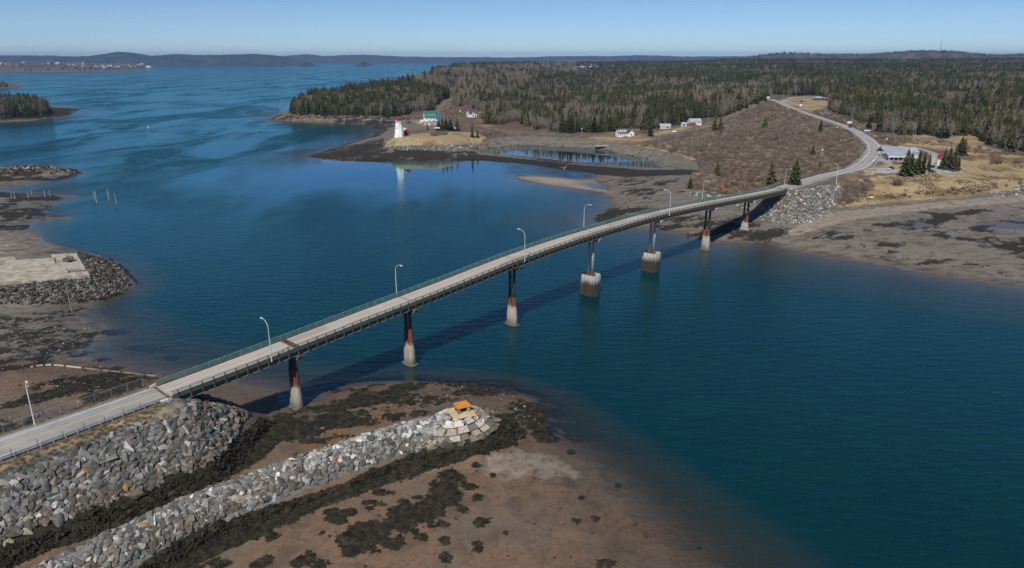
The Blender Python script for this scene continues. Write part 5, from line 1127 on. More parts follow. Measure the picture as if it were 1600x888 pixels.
ZN = [(520, 'at the seaward tip of the wooded point'), (600, 'in the middle of the wooded point'), (705, 'near the green roofed building on the wooded point'), (790, 'behind the white house with the dark roof'), (860, 'at the left end of the wood behind the weir pond'), (925, 'behind the middle of the weir pond'),
      (1000, 'behind the white cottage'), (1060, 'behind the grey roofed cottage'), (1130, 'around the house with the red front'), (1215, 'above the gravel track'), (1300, 'behind the grassy hilltop building'), (1350, 'behind the black car on the hill road'), (1400, 'behind the blue and white road sign'),
      (1425, 'behind the left half of the grey metal roof'), (1442, 'behind the wing of the grey roofed building'), (1460, 'behind the spruce row at the grey roof'), (1480, 'above the red topped kiosk'), (1500, 'above the parked blue car'), (1516, 'behind the broad pines of the dry field'), (1530, 'beside the pale pole at the wood edge'),
      (1550, 'behind the lone pale post in the field'), (1572, 'behind the grey field shrub'), (9999, 'at the far right edge of the dry field')]
for i in np.flatnonzero(one):
    for lim, w1 in ZN:
        if a[i] < lim: break
    big = hgt[i] > (12.5 if dec[i] else 16); nm = ('tall ' if big else 'low ') + ('grey leafless tree ' if dec[i] else 'dark green spruce ')
    tree(int(dec[i]), (x[i], y[i], z[i] - .15), hgt[i], nm + w1, nm.replace('tree', 'trees').replace('spruce', 'spruces') + w1, rr_, 1.1)
rs = ~one; k = int(rs.sum()); r_ = np.random.default_rng(8)
sc = np.stack([hgt[rs] * fat[rs], hgt[rs] * fat[rs], hgt[rs]], -1)
scatter('far_wood', 'wood', np.stack([x[rs], y[rs], z[rs] - .2], -1), sc, rot_rand(k, .03, r_), np.where(dec[rs], 4, 0) + r_.integers(0, 4, k))
print('wood', k, int(one.sum()))
# trees along the crest of the far hill and on the islands
def grove(poly, zl, zh, spc, h0, h1, seed, pdec, label_c, label_d, grp, nmax):
    gx, gy, gz = px_scatter(poly, zl, zh, spc, seed); r_ = np.random.default_rng(seed); k = len(gx); d_ = r_.random(k) < pdec; hh = r_.uniform(h0, h1, k) * np.where(d_, .8, 1); order = np.argsort(np.hypot(gx, gy)); q = random.Random(seed)
    for i in order[:nmax]: tree(int(d_[i]), (gx[i], gy[i], gz[i] - .2), hh[i], label_d if d_[i] else label_c, grp + (' leafless' if d_[i] else ' spruces'), q, 1.25)
    i = order[nmax:]
    if len(i): scatter('island_wood', 'wood', np.stack([gx[i], gy[i], gz[i] - .2], -1), np.stack([hh[i] * 1.25, hh[i] * 1.25, hh[i]], -1), rot_rand(len(i), .03, r_), np.where(d_[i], 4, 0) + r_.integers(0, 4, len(i)))
grove([(-60, 160), (0, 160), (40, 162), (70, 167), (80, 171), (82, 180), (60, 183), (30, 184), (0, 186), (-60, 190)], 1.5, 9, 8.5, 13, 22, 31, .45, 'dark spruce in the clump on the small island at the left edge', 'brown leafless tree in the clump on the small island at the left edge', 'island trees', 60)
grove([(-40, 131), (8, 131), (14, 136), (-40, 139)], 2.0, 12, 13, 8, 15, 32, .3, 'small dark tree on the far islet at the left edge', 'small leafless tree on the far islet at the left edge', 'islet trees', 14)
# single trees that stand apart
q_ = random.Random(4)
for px, py, h, wd, lab in ((1120, 277, 10.5, 2.1, 'broad dark spruce on the scrub slope left of the bridge end'), (1078, 294.5, 7.5, 1.4, 'small dark spruce at the edge of the gravel flat'), (1203, 294, 16, 1.45, 'left of the two spruces beside the right end of the bridge'),
    (1241, 290, 15.5, 1.35, 'right of the two spruces beside the right end of the bridge'), (1269, 245, 9.0, 1.4, 'slim spruce in the scrub left of the transformer pole'), (1280, 262.5, 4.5, 1.2, 'small spruce at the foot of the transformer pole'), (1195, 202, 13, 1.4, 'lone spruce on the orange scrub hill between the two roads'),
    (1126, 213, 8.0, 1.2, 'thin spruce in the middle of the brown scrub'), (1281, 208, 13, .9, 'slim spruce close below the climbing road'), (1116, 208, 17, 1.2, 'left of the two tall pines by the gravel track'), (1125, 207, 16, 1.2, 'right of the two tall pines by the gravel track'), (1196, 161, 15, 1.0, 'dark spruce at the top of the hill between the two roads'),
    (1414, 275, 17, 1.15, 'tallest spruce of the group in front of the grey roofed building'), (1421, 272.5, 14, 1.0, 'second spruce from the left in front of the grey roofed building'), (1433, 272, 15, 1.05, 'third spruce from the left in front of the grey roofed building'), (1441, 272, 13.5, 1.0, 'spruce at the right of the row in front of the grey roofed building'), (1450, 266, 11, .9, 'small spruce behind the black parked car'),
    (1473, 265, 14, .95, 'left spruce of the row above the parked blue car'), (1481, 265, 15, .95, 'second spruce of the row above the parked blue car'), (1489, 266, 14.5, 1.0, 'third spruce of the row above the parked blue car'), (1496, 267, 10, 1.2, 'short spruce at the right end of the row above the parked blue car'), (1500, 243, 14, 1.5, 'broad pine on the field edge behind the parking row'), (1506, 240, 12, 1.3, 'broad pine at the right of the field clump'),
    (686, 204, 11, 1.5, 'left spruce of the dark clump behind the lighthouse field'), (691, 205, 14, 1.3, 'second spruce of the dark clump behind the lighthouse field'), (697, 205, 14, 1.3, 'third spruce of the dark clump behind the lighthouse field'), (704, 205, 13, 1.4, 'fourth spruce of the dark clump behind the lighthouse field'), (714, 205, 13, 1.4, 'right spruce of the dark clump behind the lighthouse field'), (668, 203, 6, 1.4, 'small lone spruce right of the lighthouse shed'),
    (738, 215.5, 15, .9, 'tall thin spruce at the narrow neck of the lighthouse field'), (746, 216, 9, 1.2, 'short spruce beside the tall thin one at the neck of the field'), (1016, 213, 14, 1.5, 'dark spruce behind the round willow by the white cottage')):
    p = G(px, py); tree(0, p - Vector((0, 0, .2)), h, lab, None, q_, wd)
for px, py, h, lab in ((720, 205, 9, 'pale leafless tree right of the dark clump behind the lighthouse field'), (728, 206, 10, 'grey leafless tree between the spruce clump and the thin spruce'), (990, 208, 9, 'grey rounded leafless tree behind the white cottage'), (1140, 205, 7, 'grey leafless tree by the gravel track on the scrub hill')):
    tree(1, G(px, py) - Vector((0, 0, .2)), h, lab, None, q_, 1.6)
t = thing('willow_bush', 'round yellow green willow beside the white cottage', 'bush', G(1007, 208), 0, None, 9.0); wt, wc_ = bare_parts(91, .36, .15, 2.2, .011); obj('trunk', pmesh(wt, 'trunk', 'bark'), t); obj('crown', pmesh(wc_, 'crown', 'willow'), t)
BM_ = [bush_mesh(80 + i, 'twigs_red') for i in range(3)]
for px, py, s_, lab in ((1402, 290, 6.0, 'dark leafless shrub in the dry grass below the parking place'), (1556, 257, 7.5, 'grey leafless shrub beside the tall post in the dry field'), (1590, 256, 4, 'small thin shrub at the right edge of the dry field'), (1342, 300, 7, 'dense brown thicket beside the pale stone slope')):
    o = obj('shrub', BM_[q_.randrange(3)], None, G(px, py), (0, 0, q_.uniform(0, 6)), (s_, s_, s_ * .75)); tag(o, lab, 'bush')
def bushes(poly, zl, zh, spc, s0, s1, seed, dens=1.0, thin=None):
    bx, by, bz = px_scatter(poly, zl, zh, spc, seed); r_ = np.random.default_rng(seed); ok = r_.random(len(bx)) < dens
    ok &= fbm(bx, by, 22., seed) > (.36 if thin is None else thin)
    for line, hw in ((ROAD_RS, 6.6), (TRACK, 4.5), (LANE, 4.5)): ok &= linedist(line, bx, by)[0] > hw
    bx, by, bz = bx[ok], by[ok], bz[ok]; k = len(bx); s_ = r_.uniform(s0, s1, k); scatter('scrub', 'scrub', np.stack([bx, by, bz - .1], -1), np.stack([s_, s_, s_ * r_.uniform(.55, 1.0, k)], -1), rot_rand(k, .1, r_), seed=seed)
bushes([(1000, 228), (1060, 214), (1120, 197), (1195, 161), (1208, 161), (1260, 182), (1325, 206), (1348, 222), (1352, 240), (1330, 262), (1300, 276), (1240, 292), (1180, 306), (1130, 304), (1085, 294), (1080, 285), (1095, 265), (1088, 248), (1040, 235)], 5.2, 30, 2.1, 1.3, 2.9, 51, 1, .33)
sx, sy, sz = px_scatter([(1060, 235), (1120, 205), (1195, 170), (1250, 182), (1330, 212), (1320, 250), (1260, 262), (1150, 280), (1090, 270)], 6, 30, 9, 64); r_ = np.random.default_rng(65); ok = fbm(sx, sy, 40, 66) > .5; sx, sy, sz = sx[ok], sy[ok], sz[ok]; k = len(sx); s_ = r_.uniform(4, 8, k)
scatter('scrub_saplings', 'wood', np.stack([sx, sy, sz - .1], -1), np.stack([s_ * 1.5, s_ * 1.5, s_], -1), rot_rand(k, .08, r_), r_.integers(4, 8, k))
bushes([(1000, 228), (1060, 214), (1120, 197), (1195, 161), (1208, 161), (1260, 182), (1325, 206), (1348, 222), (1352, 240), (1330, 262), (1300, 276), (1240, 292), (1180, 306), (1130, 304), (1085, 294), (1080, 285), (1095, 265), (1088, 248), (1040, 235)], 5.2, 30, 8.5, 2.8, 4.8, 63, .8, .45)
bushes([(1320, 290), (1352, 280), (1365, 292), (1350, 308), (1318, 322), (1306, 318)], 5.2, 17, 1.9, 1.6, 3.2, 52, 1, .2)
bushes([(1380, 308), (1480, 296), (1560, 288), (1600, 284), (1640, 284), (1640, 290), (1560, 299), (1480, 307), (1380, 315)], 4.5, 12, 3.0, 1.2, 2.6, 53, .55)
bushes([(1295, 168), (1330, 185), (1370, 212), (1420, 222), (1400, 230), (1350, 212), (1300, 188), (1270, 176)], 10, 30, 3.2, 1.8, 3.8, 54, .9)
bushes([(670, 208), (700, 206.5), (698, 211), (675, 213.5)], 5, 18, 1.8, 1.2, 2.2, 55, 1, .1)
bushes([(748, 207.5), (800, 206), (850, 208), (850, 212), (790, 213), (750, 214)], 4.8, 18, 3.0, 1.4, 2.6, 56, .8)
bushes([(705, 162), (725, 172), (722, 186), (695, 186), (690, 182), (700, 168)], 5, 25, 3.2, 1.5, 3.2, 57, .9)
bushes([(445, 181), (520, 182.5), (600, 183), (660, 186), (660, 188), (600, 185), (520, 185), (450, 183)], 4, 15, 4, 1.6, 3.4, 58, .8)
bushes([(1395, 215), (1480, 222), (1560, 238), (1610, 242), (1610, 248), (1540, 240), (1470, 228), (1400, 225)], 8, 25, 3.4, 1.6, 3.2, 59, .6, .46)
bushes([(955, 208), (1030, 212), (1080, 198), (1130, 194), (1110, 200), (1040, 216), (960, 214)], 5, 20, 4, 1.2, 2.4, 60, .5, .5)

vx, vy = jgrid(-150, -50, 60, 160, .8, 71); vz = ground(vx, vy); vd, _ = linedist(ROAD_L, vx, vy); _vs = (vx - BO.x) * BT.x + (vy - BO.y) * BT.y; ok = ((vd > 5.4) & (vd < 7.4) & (vz > 9)) | ((_vs > -140) & (_vs < -124) & (vd < 16) & (vz > 8.6) & (vz < 12.9)); vx, vy, vz = vx[ok], vy[ok], vz[ok]; r_ = np.random.default_rng(72); k = len(vx); s_ = r_.uniform(.5, 1.1, k)
library('tufts', [bush_mesh(95 + i, ('tuft_tan', 'tuft_tan', 'twigs_red')[i]) for i in range(3)])
scatter('verge_grass', 'tufts', np.stack([vx, vy, vz], -1), np.stack([s_, s_, s_ * .6], -1), rot_rand(k, .15, r_), seed=73)
vx, vy, vz = px_scatter([(1330, 300), (1345, 282), (1420, 274), (1500, 262), (1490, 232), (1540, 232), (1640, 250), (1640, 288), (1500, 304), (1400, 312), (1320, 318)], 6, 20, 1.9, 74); ok = fbm(vx, vy, 14., 75) > .5; vx, vy, vz = vx[ok], vy[ok], vz[ok]; k = len(vx); s_ = r_.uniform(.5, 1.3, k)
scatter('field_grass', 'tufts', np.stack([vx, vy, vz - .05], -1), np.stack([s_ * 1.3, s_ * 1.3, s_ * .6], -1), rot_rand(k, .15, r_), seed=76)

# ------------------------------------------------------------------ buildings
def gable(t, w_, d_, h, rh, wall, roof, over=.4, along='x', off=(0, 0, 0), parts=('wall', 'roof')):
    """gabled box; ridge along the local x axis"""
    ox, oy, oz = off; m = MB(); x0, x1, y0, y1 = ox - w_ / 2, ox + w_ / 2, oy - d_ / 2, oy + d_ / 2; z0, z1, z2 = oz - 1.0, oz + h, oz + h + rh
    if along == 'y':
        m.face((x0, y0, z0), (x1, y0, z0), (x1, y0, z1), (ox, y0, z2), (x0, y0, z1)); m.face((x1, y1, z0), (x0, y1, z0), (x0, y1, z1), (ox, y1, z2), (x1, y1, z1)); m.face((x1, y0, z0), (x1, y1, z0), (x1, y1, z1), (x1, y0, z1)); m.face((x0, y1, z0), (x0, y0, z0), (x0, y0, z1), (x0, y1, z1))
    else:
        m.face((x0, y1, z0), (x0, y0, z0), (x0, y0, z1), (x0, oy, z2), (x0, y1, z1)); m.face((x1, y0, z0), (x1, y1, z0), (x1, y1, z1), (x1, oy, z2), (x1, y0, z1)); m.face((x0, y0, z0), (x1, y0, z0), (x1, y0, z1), (x0, y0, z1)); m.face((x1, y1, z0), (x0, y1, z0), (x0, y1, z1), (x1, y1, z1))
    wl = m.build(parts[0], wall, t); r = MB(); th_ = .22
    def slab(a, b, c, d): r.hexa([a, b, c, d] + [tuple(Vector(q) + Vector((0, 0, th_))) for q in (a, b, c, d)])
    k = rh / ((d_ if along == 'x' else w_) / 2) * over
    if along == 'x':
        slab((x0 - over, y0 - over, z1 - k + .02), (x1 + over, y0 - over, z1 - k + .02), (x1 + over, oy, z2 + .02), (x0 - over, oy, z2 + .02)); slab((x0 - over, oy, z2 + .02), (x1 + over, oy, z2 + .02), (x1 + over, y1 + over, z1 - k + .02), (x0 - over, y1 + over, z1 - k + .02))
    else:
        slab((x0 - over, y0 - over, z1 - k + .02), (ox, y0 - over, z2 + .02), (ox, y1 + over, z2 + .02), (x0 - over, y1 + over, z1 - k + .02)); slab((ox, y0 - over, z2 + .02), (x1 + over, y0 - over, z1 - k + .02), (x1 + over, y1 + over, z1 - k + .02), (ox, y1 + over, z2 + .02))
    return wl, r.build(parts[1], roof, t)
def window(parent, c, w_, h, face='y', mt='glass_dark'):
    """framed pane set 3 cm proud of a wall; face is the outward axis"""
    cx, cy, cz = c; m = MB().box(c, (w_ + .24, .08, h + .24) if face in ('y', '-y') else (.08, w_ + .24, h + .24)); f = m.build('window', 'white_wall', parent); s_ = -1 if face[0] == '-' else 1
    p = MB().box((cx + (.03 * s_ if 'x' in face else 0), cy + (.03 * s_ if 'y' in face else 0), cz), (w_, .08, h) if 'y' in face else (.08, w_, h)); p.build('pane', mt, f); return f
# lighthouse
lp = G(624, 214); lh = thing('lighthouse', 'white octagonal lighthouse with a red lantern room on the grassy point', 'lighthouse', lp - Vector((0, 0, .3)), R(22))
def ngon(r, z, n=8, o=0): return [Vector((r * math.cos(2 * math.pi * (k + .5) / n + o), r * math.sin(2 * math.pi * (k + .5) / n + o), z)) for k in range(n)]
MB().loft([ngon(4.6, -.8), ngon(4.55, .5), ngon(2.7, 12.6)]).build('tower', 'white_wall', lh); MB().loft([ngon(2.75, 12.5), ngon(3.2, 13.1), ngon(3.2, 13.4)]).build('gallery', 'white_wall', lh)
g = MB()
for k in range(8):
    a, b = ngon(3.1, 0)[k], ngon(3.1, 0)[(k + 1) % 8]
    for z_ in (13.9, 14.4): g.tube(a + Vector((0, 0, z_)), b + Vector((0, 0, z_)), .07, .07, 5)
    g.tube(a + Vector((0, 0, 13.4)), a + Vector((0, 0, 14.45)), .08, .08, 5)
g.build('gallery_rail', 'white_wall', lh)
lr = MB().loft([ngon(2.1, 13.4), ngon(2.1, 14.5), ngon(2.1, 15.6)]).build('lantern_room', 'red_paint', lh)
for k in range(8):
    a, b = ngon(2.13, 0)[k], ngon(2.13, 0)[(k + 1) % 8]; a, b = a.lerp(b, .14), a.lerp(b, .86); MB().face(a + Vector((0, 0, 14.4)), b + Vector((0, 0, 14.4)), b + Vector((0, 0, 15.4)), a + Vector((0, 0, 15.4))).build('pane', 'glass_dark', lr)
MB().loft([ngon(2.5, 15.6), ngon(2.4, 15.8), ngon(.5, 17.0), ngon(.3, 17.4)]).tube((0, 0, 17.3), (0, 0, 18.0), .25, .1, 6).build('lantern_roof', 'red_paint', lh)
def facet(z, w_, h, name, mt, k=5, rr=None):
    rb = 4.55 - (4.55 - 2.7) * (z - .5) / 12.1; ap = rb * math.cos(math.pi / 8); a = 2 * math.pi * (k + 1) / 8; d = Vector((math.cos(a), math.sin(a), 0)); s_ = Vector((-d.y, d.x, 0)); sl = (2.7 - 4.55) * math.cos(math.pi / 8) / 12.1
    lo, hi = ap - sl * 0 + .06, ap + sl * h + .06; b = [d * lo + s_ * -w_ / 2 + Vector((0, 0, z)), d * lo + s_ * w_ / 2 + Vector((0, 0, z)), d * hi + s_ * w_ / 2 + Vector((0, 0, z + h)), d * hi + s_ * -w_ / 2 + Vector((0, 0, z + h))]
    return MB().hexa([b[0] - d * .1, b[1] - d * .1, b[1], b[0], b[3] - d * .1, b[2] - d * .1, b[2], b[3]]).build(name, mt, lh)
facet(7.4, .75, 1.3, 'window', 'sign_dark', 4); facet(10.2, .6, 1.0, 'window', 'sign_dark', 5); facet(3.2, .8, 1.3, 'window', 'sign_dark', 3); facet(.4, 1.2, 2.3, 'door', 'red_paint', 6)
t = thing('lighthouse_shed', 'small red shed with a pale roof behind the lighthouse', 'shed', G(633.5, 211.5), R(-62)); gable(t, 9, 5.5, 3.6, 2.6, 'red_wall', 'pink_roof'); MB().box((4.55, 0, 1.0), (.1, 1.1, 2.1)).build('door', 'sign_dark', t)
print('lighthouse base', tuple(round(v, 1) for v in lp))
# picnic shelters behind the field
for px, lab in ((683.5, 'left small pale roofed shelter under the spruce clump'), (708.5, 'right small pale roofed shelter under the spruce clump')):
    t = thing('picnic_shelter', lab, 'shelter', G(px, 204.5)); m = MB()
    for a in (-2, 2):
        for b in (-1.4, 1.4): m.box((a, b, 1.1), (.2, .2, 2.6))
    m.build('posts', 'timber', t); MB().hexa([(-3, -2.2, 2.3), (3, -2.2, 2.3), (3, 2.2, 2.3), (-3, 2.2, 2.3), (-2.6, -.2, 3.4), (2.6, -.2, 3.4), (2.6, .2, 3.4), (-2.6, .2, 3.4)]).build('roof', 'pink_roof', t)
# green roofed building on its wharf
t = thing('wharf_building', 'white waterfront building with stepped green roofs on a stone wharf', 'building', G(673, 190) + Vector((0, 6, 0)), R(-4))
MB().hexa([(-13, -8, -5), (12, -8, -5), (12, 7, -5), (-13, 7, -5), (-12, -7, 1.2), (11, -7, 1.2), (11, 6, 1.2), (-12, 6, 1.2)]).build('wharf', 'concrete_pale', t)
gable(t, 15, 7.5, 7.6, 2.6, 'cream_wall', 'roof_green', .5, 'x', (-2, 4, 1.2), ('wall', 'roof')); gable(t, 17, 6.0, 3.6, 2.4, 'white_wall', 'roof_green', .5, 'x', (1.5, -3.2, 1.2), ('wall', 'roof')); MB().box((9.9, -5.4, 2.8), (6, 2.2, 3.2)).build('porch', 'sign_blue', t)
for i in range(5): window(t, (-4.6 + i * 2.9, -6.22, 3.2), 1.3, 1.5, '-y')
for i in range(4): window(t, (-7.5 + i * 3.2, .22, 7.4), 1.1, 1.0, '-y')
# white house with a dark roof
t = thing('white_house', 'white house with a blue grey gable roof at the edge of the wood', 'house', G(737, 183.5) + Vector((0, 4, 0)), R(28)); gable(t, 11, 8, 4.6, 4.0, 'white_wall', 'roof_dark'); gable(t, 5, 5, 4.4, 3.0, 'white_wall', 'roof_dark', .4, 'y', (-1.5, -4.8, 0))
for xx in (-3.0, 3.2): window(t, (xx + (1.5 if xx < 0 else 0), -7.32 if xx < 0 else -4.02, 2.0), 1.6, 1.5, '-y')
window(t, (-1.5, -7.32, 4.8), 1.1, 1.1, '-y'); window(t, (-5.52, 0, 2.2), 1.4, 1.4, '-x'); MB().box((2.5, 1.5, 9), (.9, .9, 2.4)).build('chimney', 'red_wall', t)
# white cottage near the weir
t = thing('white_cottage', 'white cottage with a dark roof and dormers above the weir pond', 'house', G(975, 213) + Vector((0, 4, 0)), R(16)); gable(t, 14, 8, 3.2, 3.6, 'white_wall', 'roof_dark'); gable(t, 6.5, 6, 3.2, 3.0, 'white_wall', 'roof_dark', .4, 'y', (5.0, -4.4, 0))
rf = MB().box((-2.5, -2.4, 4.9), (8.5, 1.8, 1.7)).build('dormer', 'white_wall', t)
for i in range(4): window(rf, (-5.5 + i * 2.1, -3.32, 4.95), 1.0, 1.0, '-y')
for i in range(3): window(t, (-5.2 + i * 2.6, -4.02, 1.5), 1.2, 1.3, '-y')
window(t, (5.0, -7.42, 1.7), 1.3, 1.5, '-y')
t = thing('roadside_house', 'low white house with a rounded pale roof and a red front among spruces', 'house', G(1086, 195) + Vector((0, 4, 0)), R(10)); gable(t, 13, 8, 3.4, 2.6, 'white_wall', 'roof_metal'); MB().box((-4.4, -5.2, 1.0), (6.5, 2.4, 2.4)).build('porch', 'red_wall', t)
for i in range(3): window(t, (-.4 + i * 2.4, -4.02, 1.8), 1.2, 1.2, '-y')
t = thing('small_garage', 'tiny white garage left of the house with the red front', 'garage', G(1068, 197.5), R(5)); gable(t, 5, 4, 2.4, 1.4, 'white_wall', 'roof_metal'); MB().box((0, -2.03, 1.0), (2.4, .08, 2.0)).build('door', 'stone_grey', t)
t = thing('grey_cottage', 'low cottage with a weathered grey roof at the forest edge right of the willow', 'house', G(1039, 201), R(-6)); gable(t, 11, 7, 2.4, 2.4, 'cream_wall', 'roof_metal'); window(t, (2.2, -3.52, 1.4), 2.2, 1.2, '-y')
t = thing('brown_cabin', 'brown cabin beside the white cottage, half hidden by shrubs', 'cabin', G(992, 208.5), R(8)); gable(t, 9, 5, 2.4, 1.8, 'timber', 'roof_brown'); window(t, (0, -2.52, 1.2), 1.2, 1.0, '-y')
single('white_boat', 'small white upturned boat on the grass in front of the grey cottage', 'boat', MB().loft([[Vector((-2.6, -.7, 0)), Vector((-2.6, .7, 0)), Vector((-2.6, .3, .7)), Vector((-2.6, -.3, .7))], [Vector((0, -.95, 0)), Vector((0, .95, 0)), Vector((0, .5, 1.0)), Vector((0, -.5, 1.0))], [Vector((2.8, -.08, .2)), Vector((2.8, .08, .2)), Vector((2.8, .05, .8)), Vector((2.8, -.05, .8))]]), 'white_wall', G(1054, 206.5), .3)
# visitor building by the bend
vp = G(1397, 261); t = thing('visitor_building', 'wide single storey building with a big grey metal roof at the road bend', 'building', P(1401, 250, vp.z), R(-5))
z_ = vp.z; MB().box((0, 0, 1.2), (16.5, 15, 3.6)).build('wall', 'cream_wall', t)
rf = MB(); rf.hexa([(-9.6, -9.6, 3.1), (9.6, -9.6, 3.1), (9.0, 9.5, 7.4), (-8.0, 9.5, 7.4), (-9.6, -9.6, 3.4), (9.6, -9.6, 3.4), (9.0, 9.5, 7.7), (-8.0, 9.5, 7.7)]); rf.hexa([(-8.0, 9.5, 7.4), (9.0, 9.5, 7.4), (9.4, 14, 4), (-8.4, 14, 4), (-8.0, 9.55, 7.7), (9.0, 9.55, 7.7), (9.4, 14, 4.3), (-8.4, 14, 4.3)]); r0 = rf.build('roof', 'roof_metal', t)
sm = MB()
for i in range(13):
    u = -9.2 + i * 1.5; sm.hexa([(u - .05, -9.6, 3.42), (u + .05, -9.6, 3.42), (u * .9 + .55, 9.4, 7.71), (u * .9 + .45, 9.4, 7.71), (u - .05, -9.6, 3.54), (u + .05, -9.6, 3.54), (u * .9 + .55, 9.4, 7.83), (u * .9 + .45, 9.4, 7.83)])
sm.build('seams', 'roof_metal', r0); MB().box((0, -9.66, 3.15), (19.4, .12, .55)).build('fascia', 'white_wall', t)
MB().box((0, -7.58, 1.9), (14.6, .1, 1.5)).build('window_band', 'glass_dark', t); m = MB()
for i in range(7): m.box((-8.7 + i * 2.9, -8.8, .9), (.22, .22, 4.4))
m.build('posts', 'white_wall', t); gable(t, 7, 12, 4.6, 2.6, 'roof_metal', 'roof_metal', .3, 'x', (11.5, 9, 0), ('wing_wall', 'wing_roof'))
t = thing('entrance_canopy', 'low dark roadside building with a flat pale roof at the top of the hill', 'building', G(1280, 157), R(-8)); MB().box((0, 0, 1.4), (16, 7, 3.2)).build('wall', 'stone_dark', t); MB().box((0, -.4, 3.3), (20, 10, .5)).build('roof', 'roof_metal', t); m = MB()
for i in range(6): m.box((-9 + i * 3.6, -4.8, 1.4), (.3, .3, 3.4))
m.build('posts', 'white_wall', t); MB().box((-2, 1, 4.2), (9, 5, 1.4)).build('upper_roof', 'roof_metal', t)
# timber landing at the back of the pond
t = thing('timber_landing', 'small timber landing on dark posts at the back of the weir pond', 'landing', P(944, 233, .8), R(12)); m = MB()
MB().box((0, 0, 3.0), (18, 5, .6)).build('deck', 'timber_pale', t)
for i in range(7):
    for b in (-2, 2): MB().tube((-7.8 + i * 2.6, b, -1.5), (-7.8 + i * 2.6, b, 2.75), .28, .25, 6).build('post', 'bark', t)
MB().box((0, 1.6, .6), (16, .2, 2.8)).build('back_wall', 'bark', t)
# weir stakes round the pond
wk = random.Random(3); n_ = 0
def stake(p, h):
    m = STK[wk.randrange(3)]; o = obj('weir_stake', m, None, (p.x, p.y, p.z), (wk.uniform(-.04, .04), wk.uniform(-.04, .04), wk.uniform(0, 6)), (1, 1, h)); px_ = float(proj(p.x, p.y, p.z)[0]); w_ = 'left end' if px_ < 790 else 'left half' if px_ < 860 else 'middle' if px_ < 920 else 'right half' if px_ < 985 else 'right tip'
    w_ = ('tall' if h > 4.2 else 'short') + ' grey stake of the old fish weir at the ' + w_ + ' of the pond'; tag(o, w_, 'stake', w_.replace('stake', 'stakes'))
STK = []
for i in range(3):
    m = MB().tube((0, 0, -.5), (0, 0, 1), .13 + .02 * i, .09 + .02 * i, 6); STK.append(pmesh(m, 'weir_stake', 'pole_grey'))
def row(pts, n, h0, h1, tall=.12):
    pts = [P(a, b, 0) for a, b in pts]; L = [0]
    for a, b in zip(pts[:-1], pts[1:]): L.append(L[-1] + (b - a).length)
    for i in range(n):
        d = (i + wk.uniform(.1, .9)) / n * L[-1]; k = max(j for j in range(len(L) - 1) if L[j] <= d); p = pts[k].lerp(pts[k + 1], (d - L[k]) / (L[k + 1] - L[k])); p = p + Vector((wk.uniform(-1, 1), wk.uniform(-1.2, 1.2), 0)); p.z = max(float(ground(p.x, p.y)), -1.5)
        stake(p, wk.uniform(h0, h1) * (1.5 if wk.random() < tall else 1))
row([(728, 236.5), (760, 241), (800, 244), (850, 248.5), (900, 254), (950, 258.5), (1005, 262)], 96, 3.2, 6.0); row([(1005, 250), (1022, 255), (1036, 262), (1034, 265), (1010, 263)], 18, 3.2, 5.6)
row([(740, 240), (800, 245.5), (860, 251), (930, 258), (1000, 263)], 18, 1.6, 3.0); row([(770, 234.5), (820, 235.5), (875, 238)], 9, 4, 6.5); row([(735, 233), (790, 229.5), (850, 229)], 6, 2, 4)

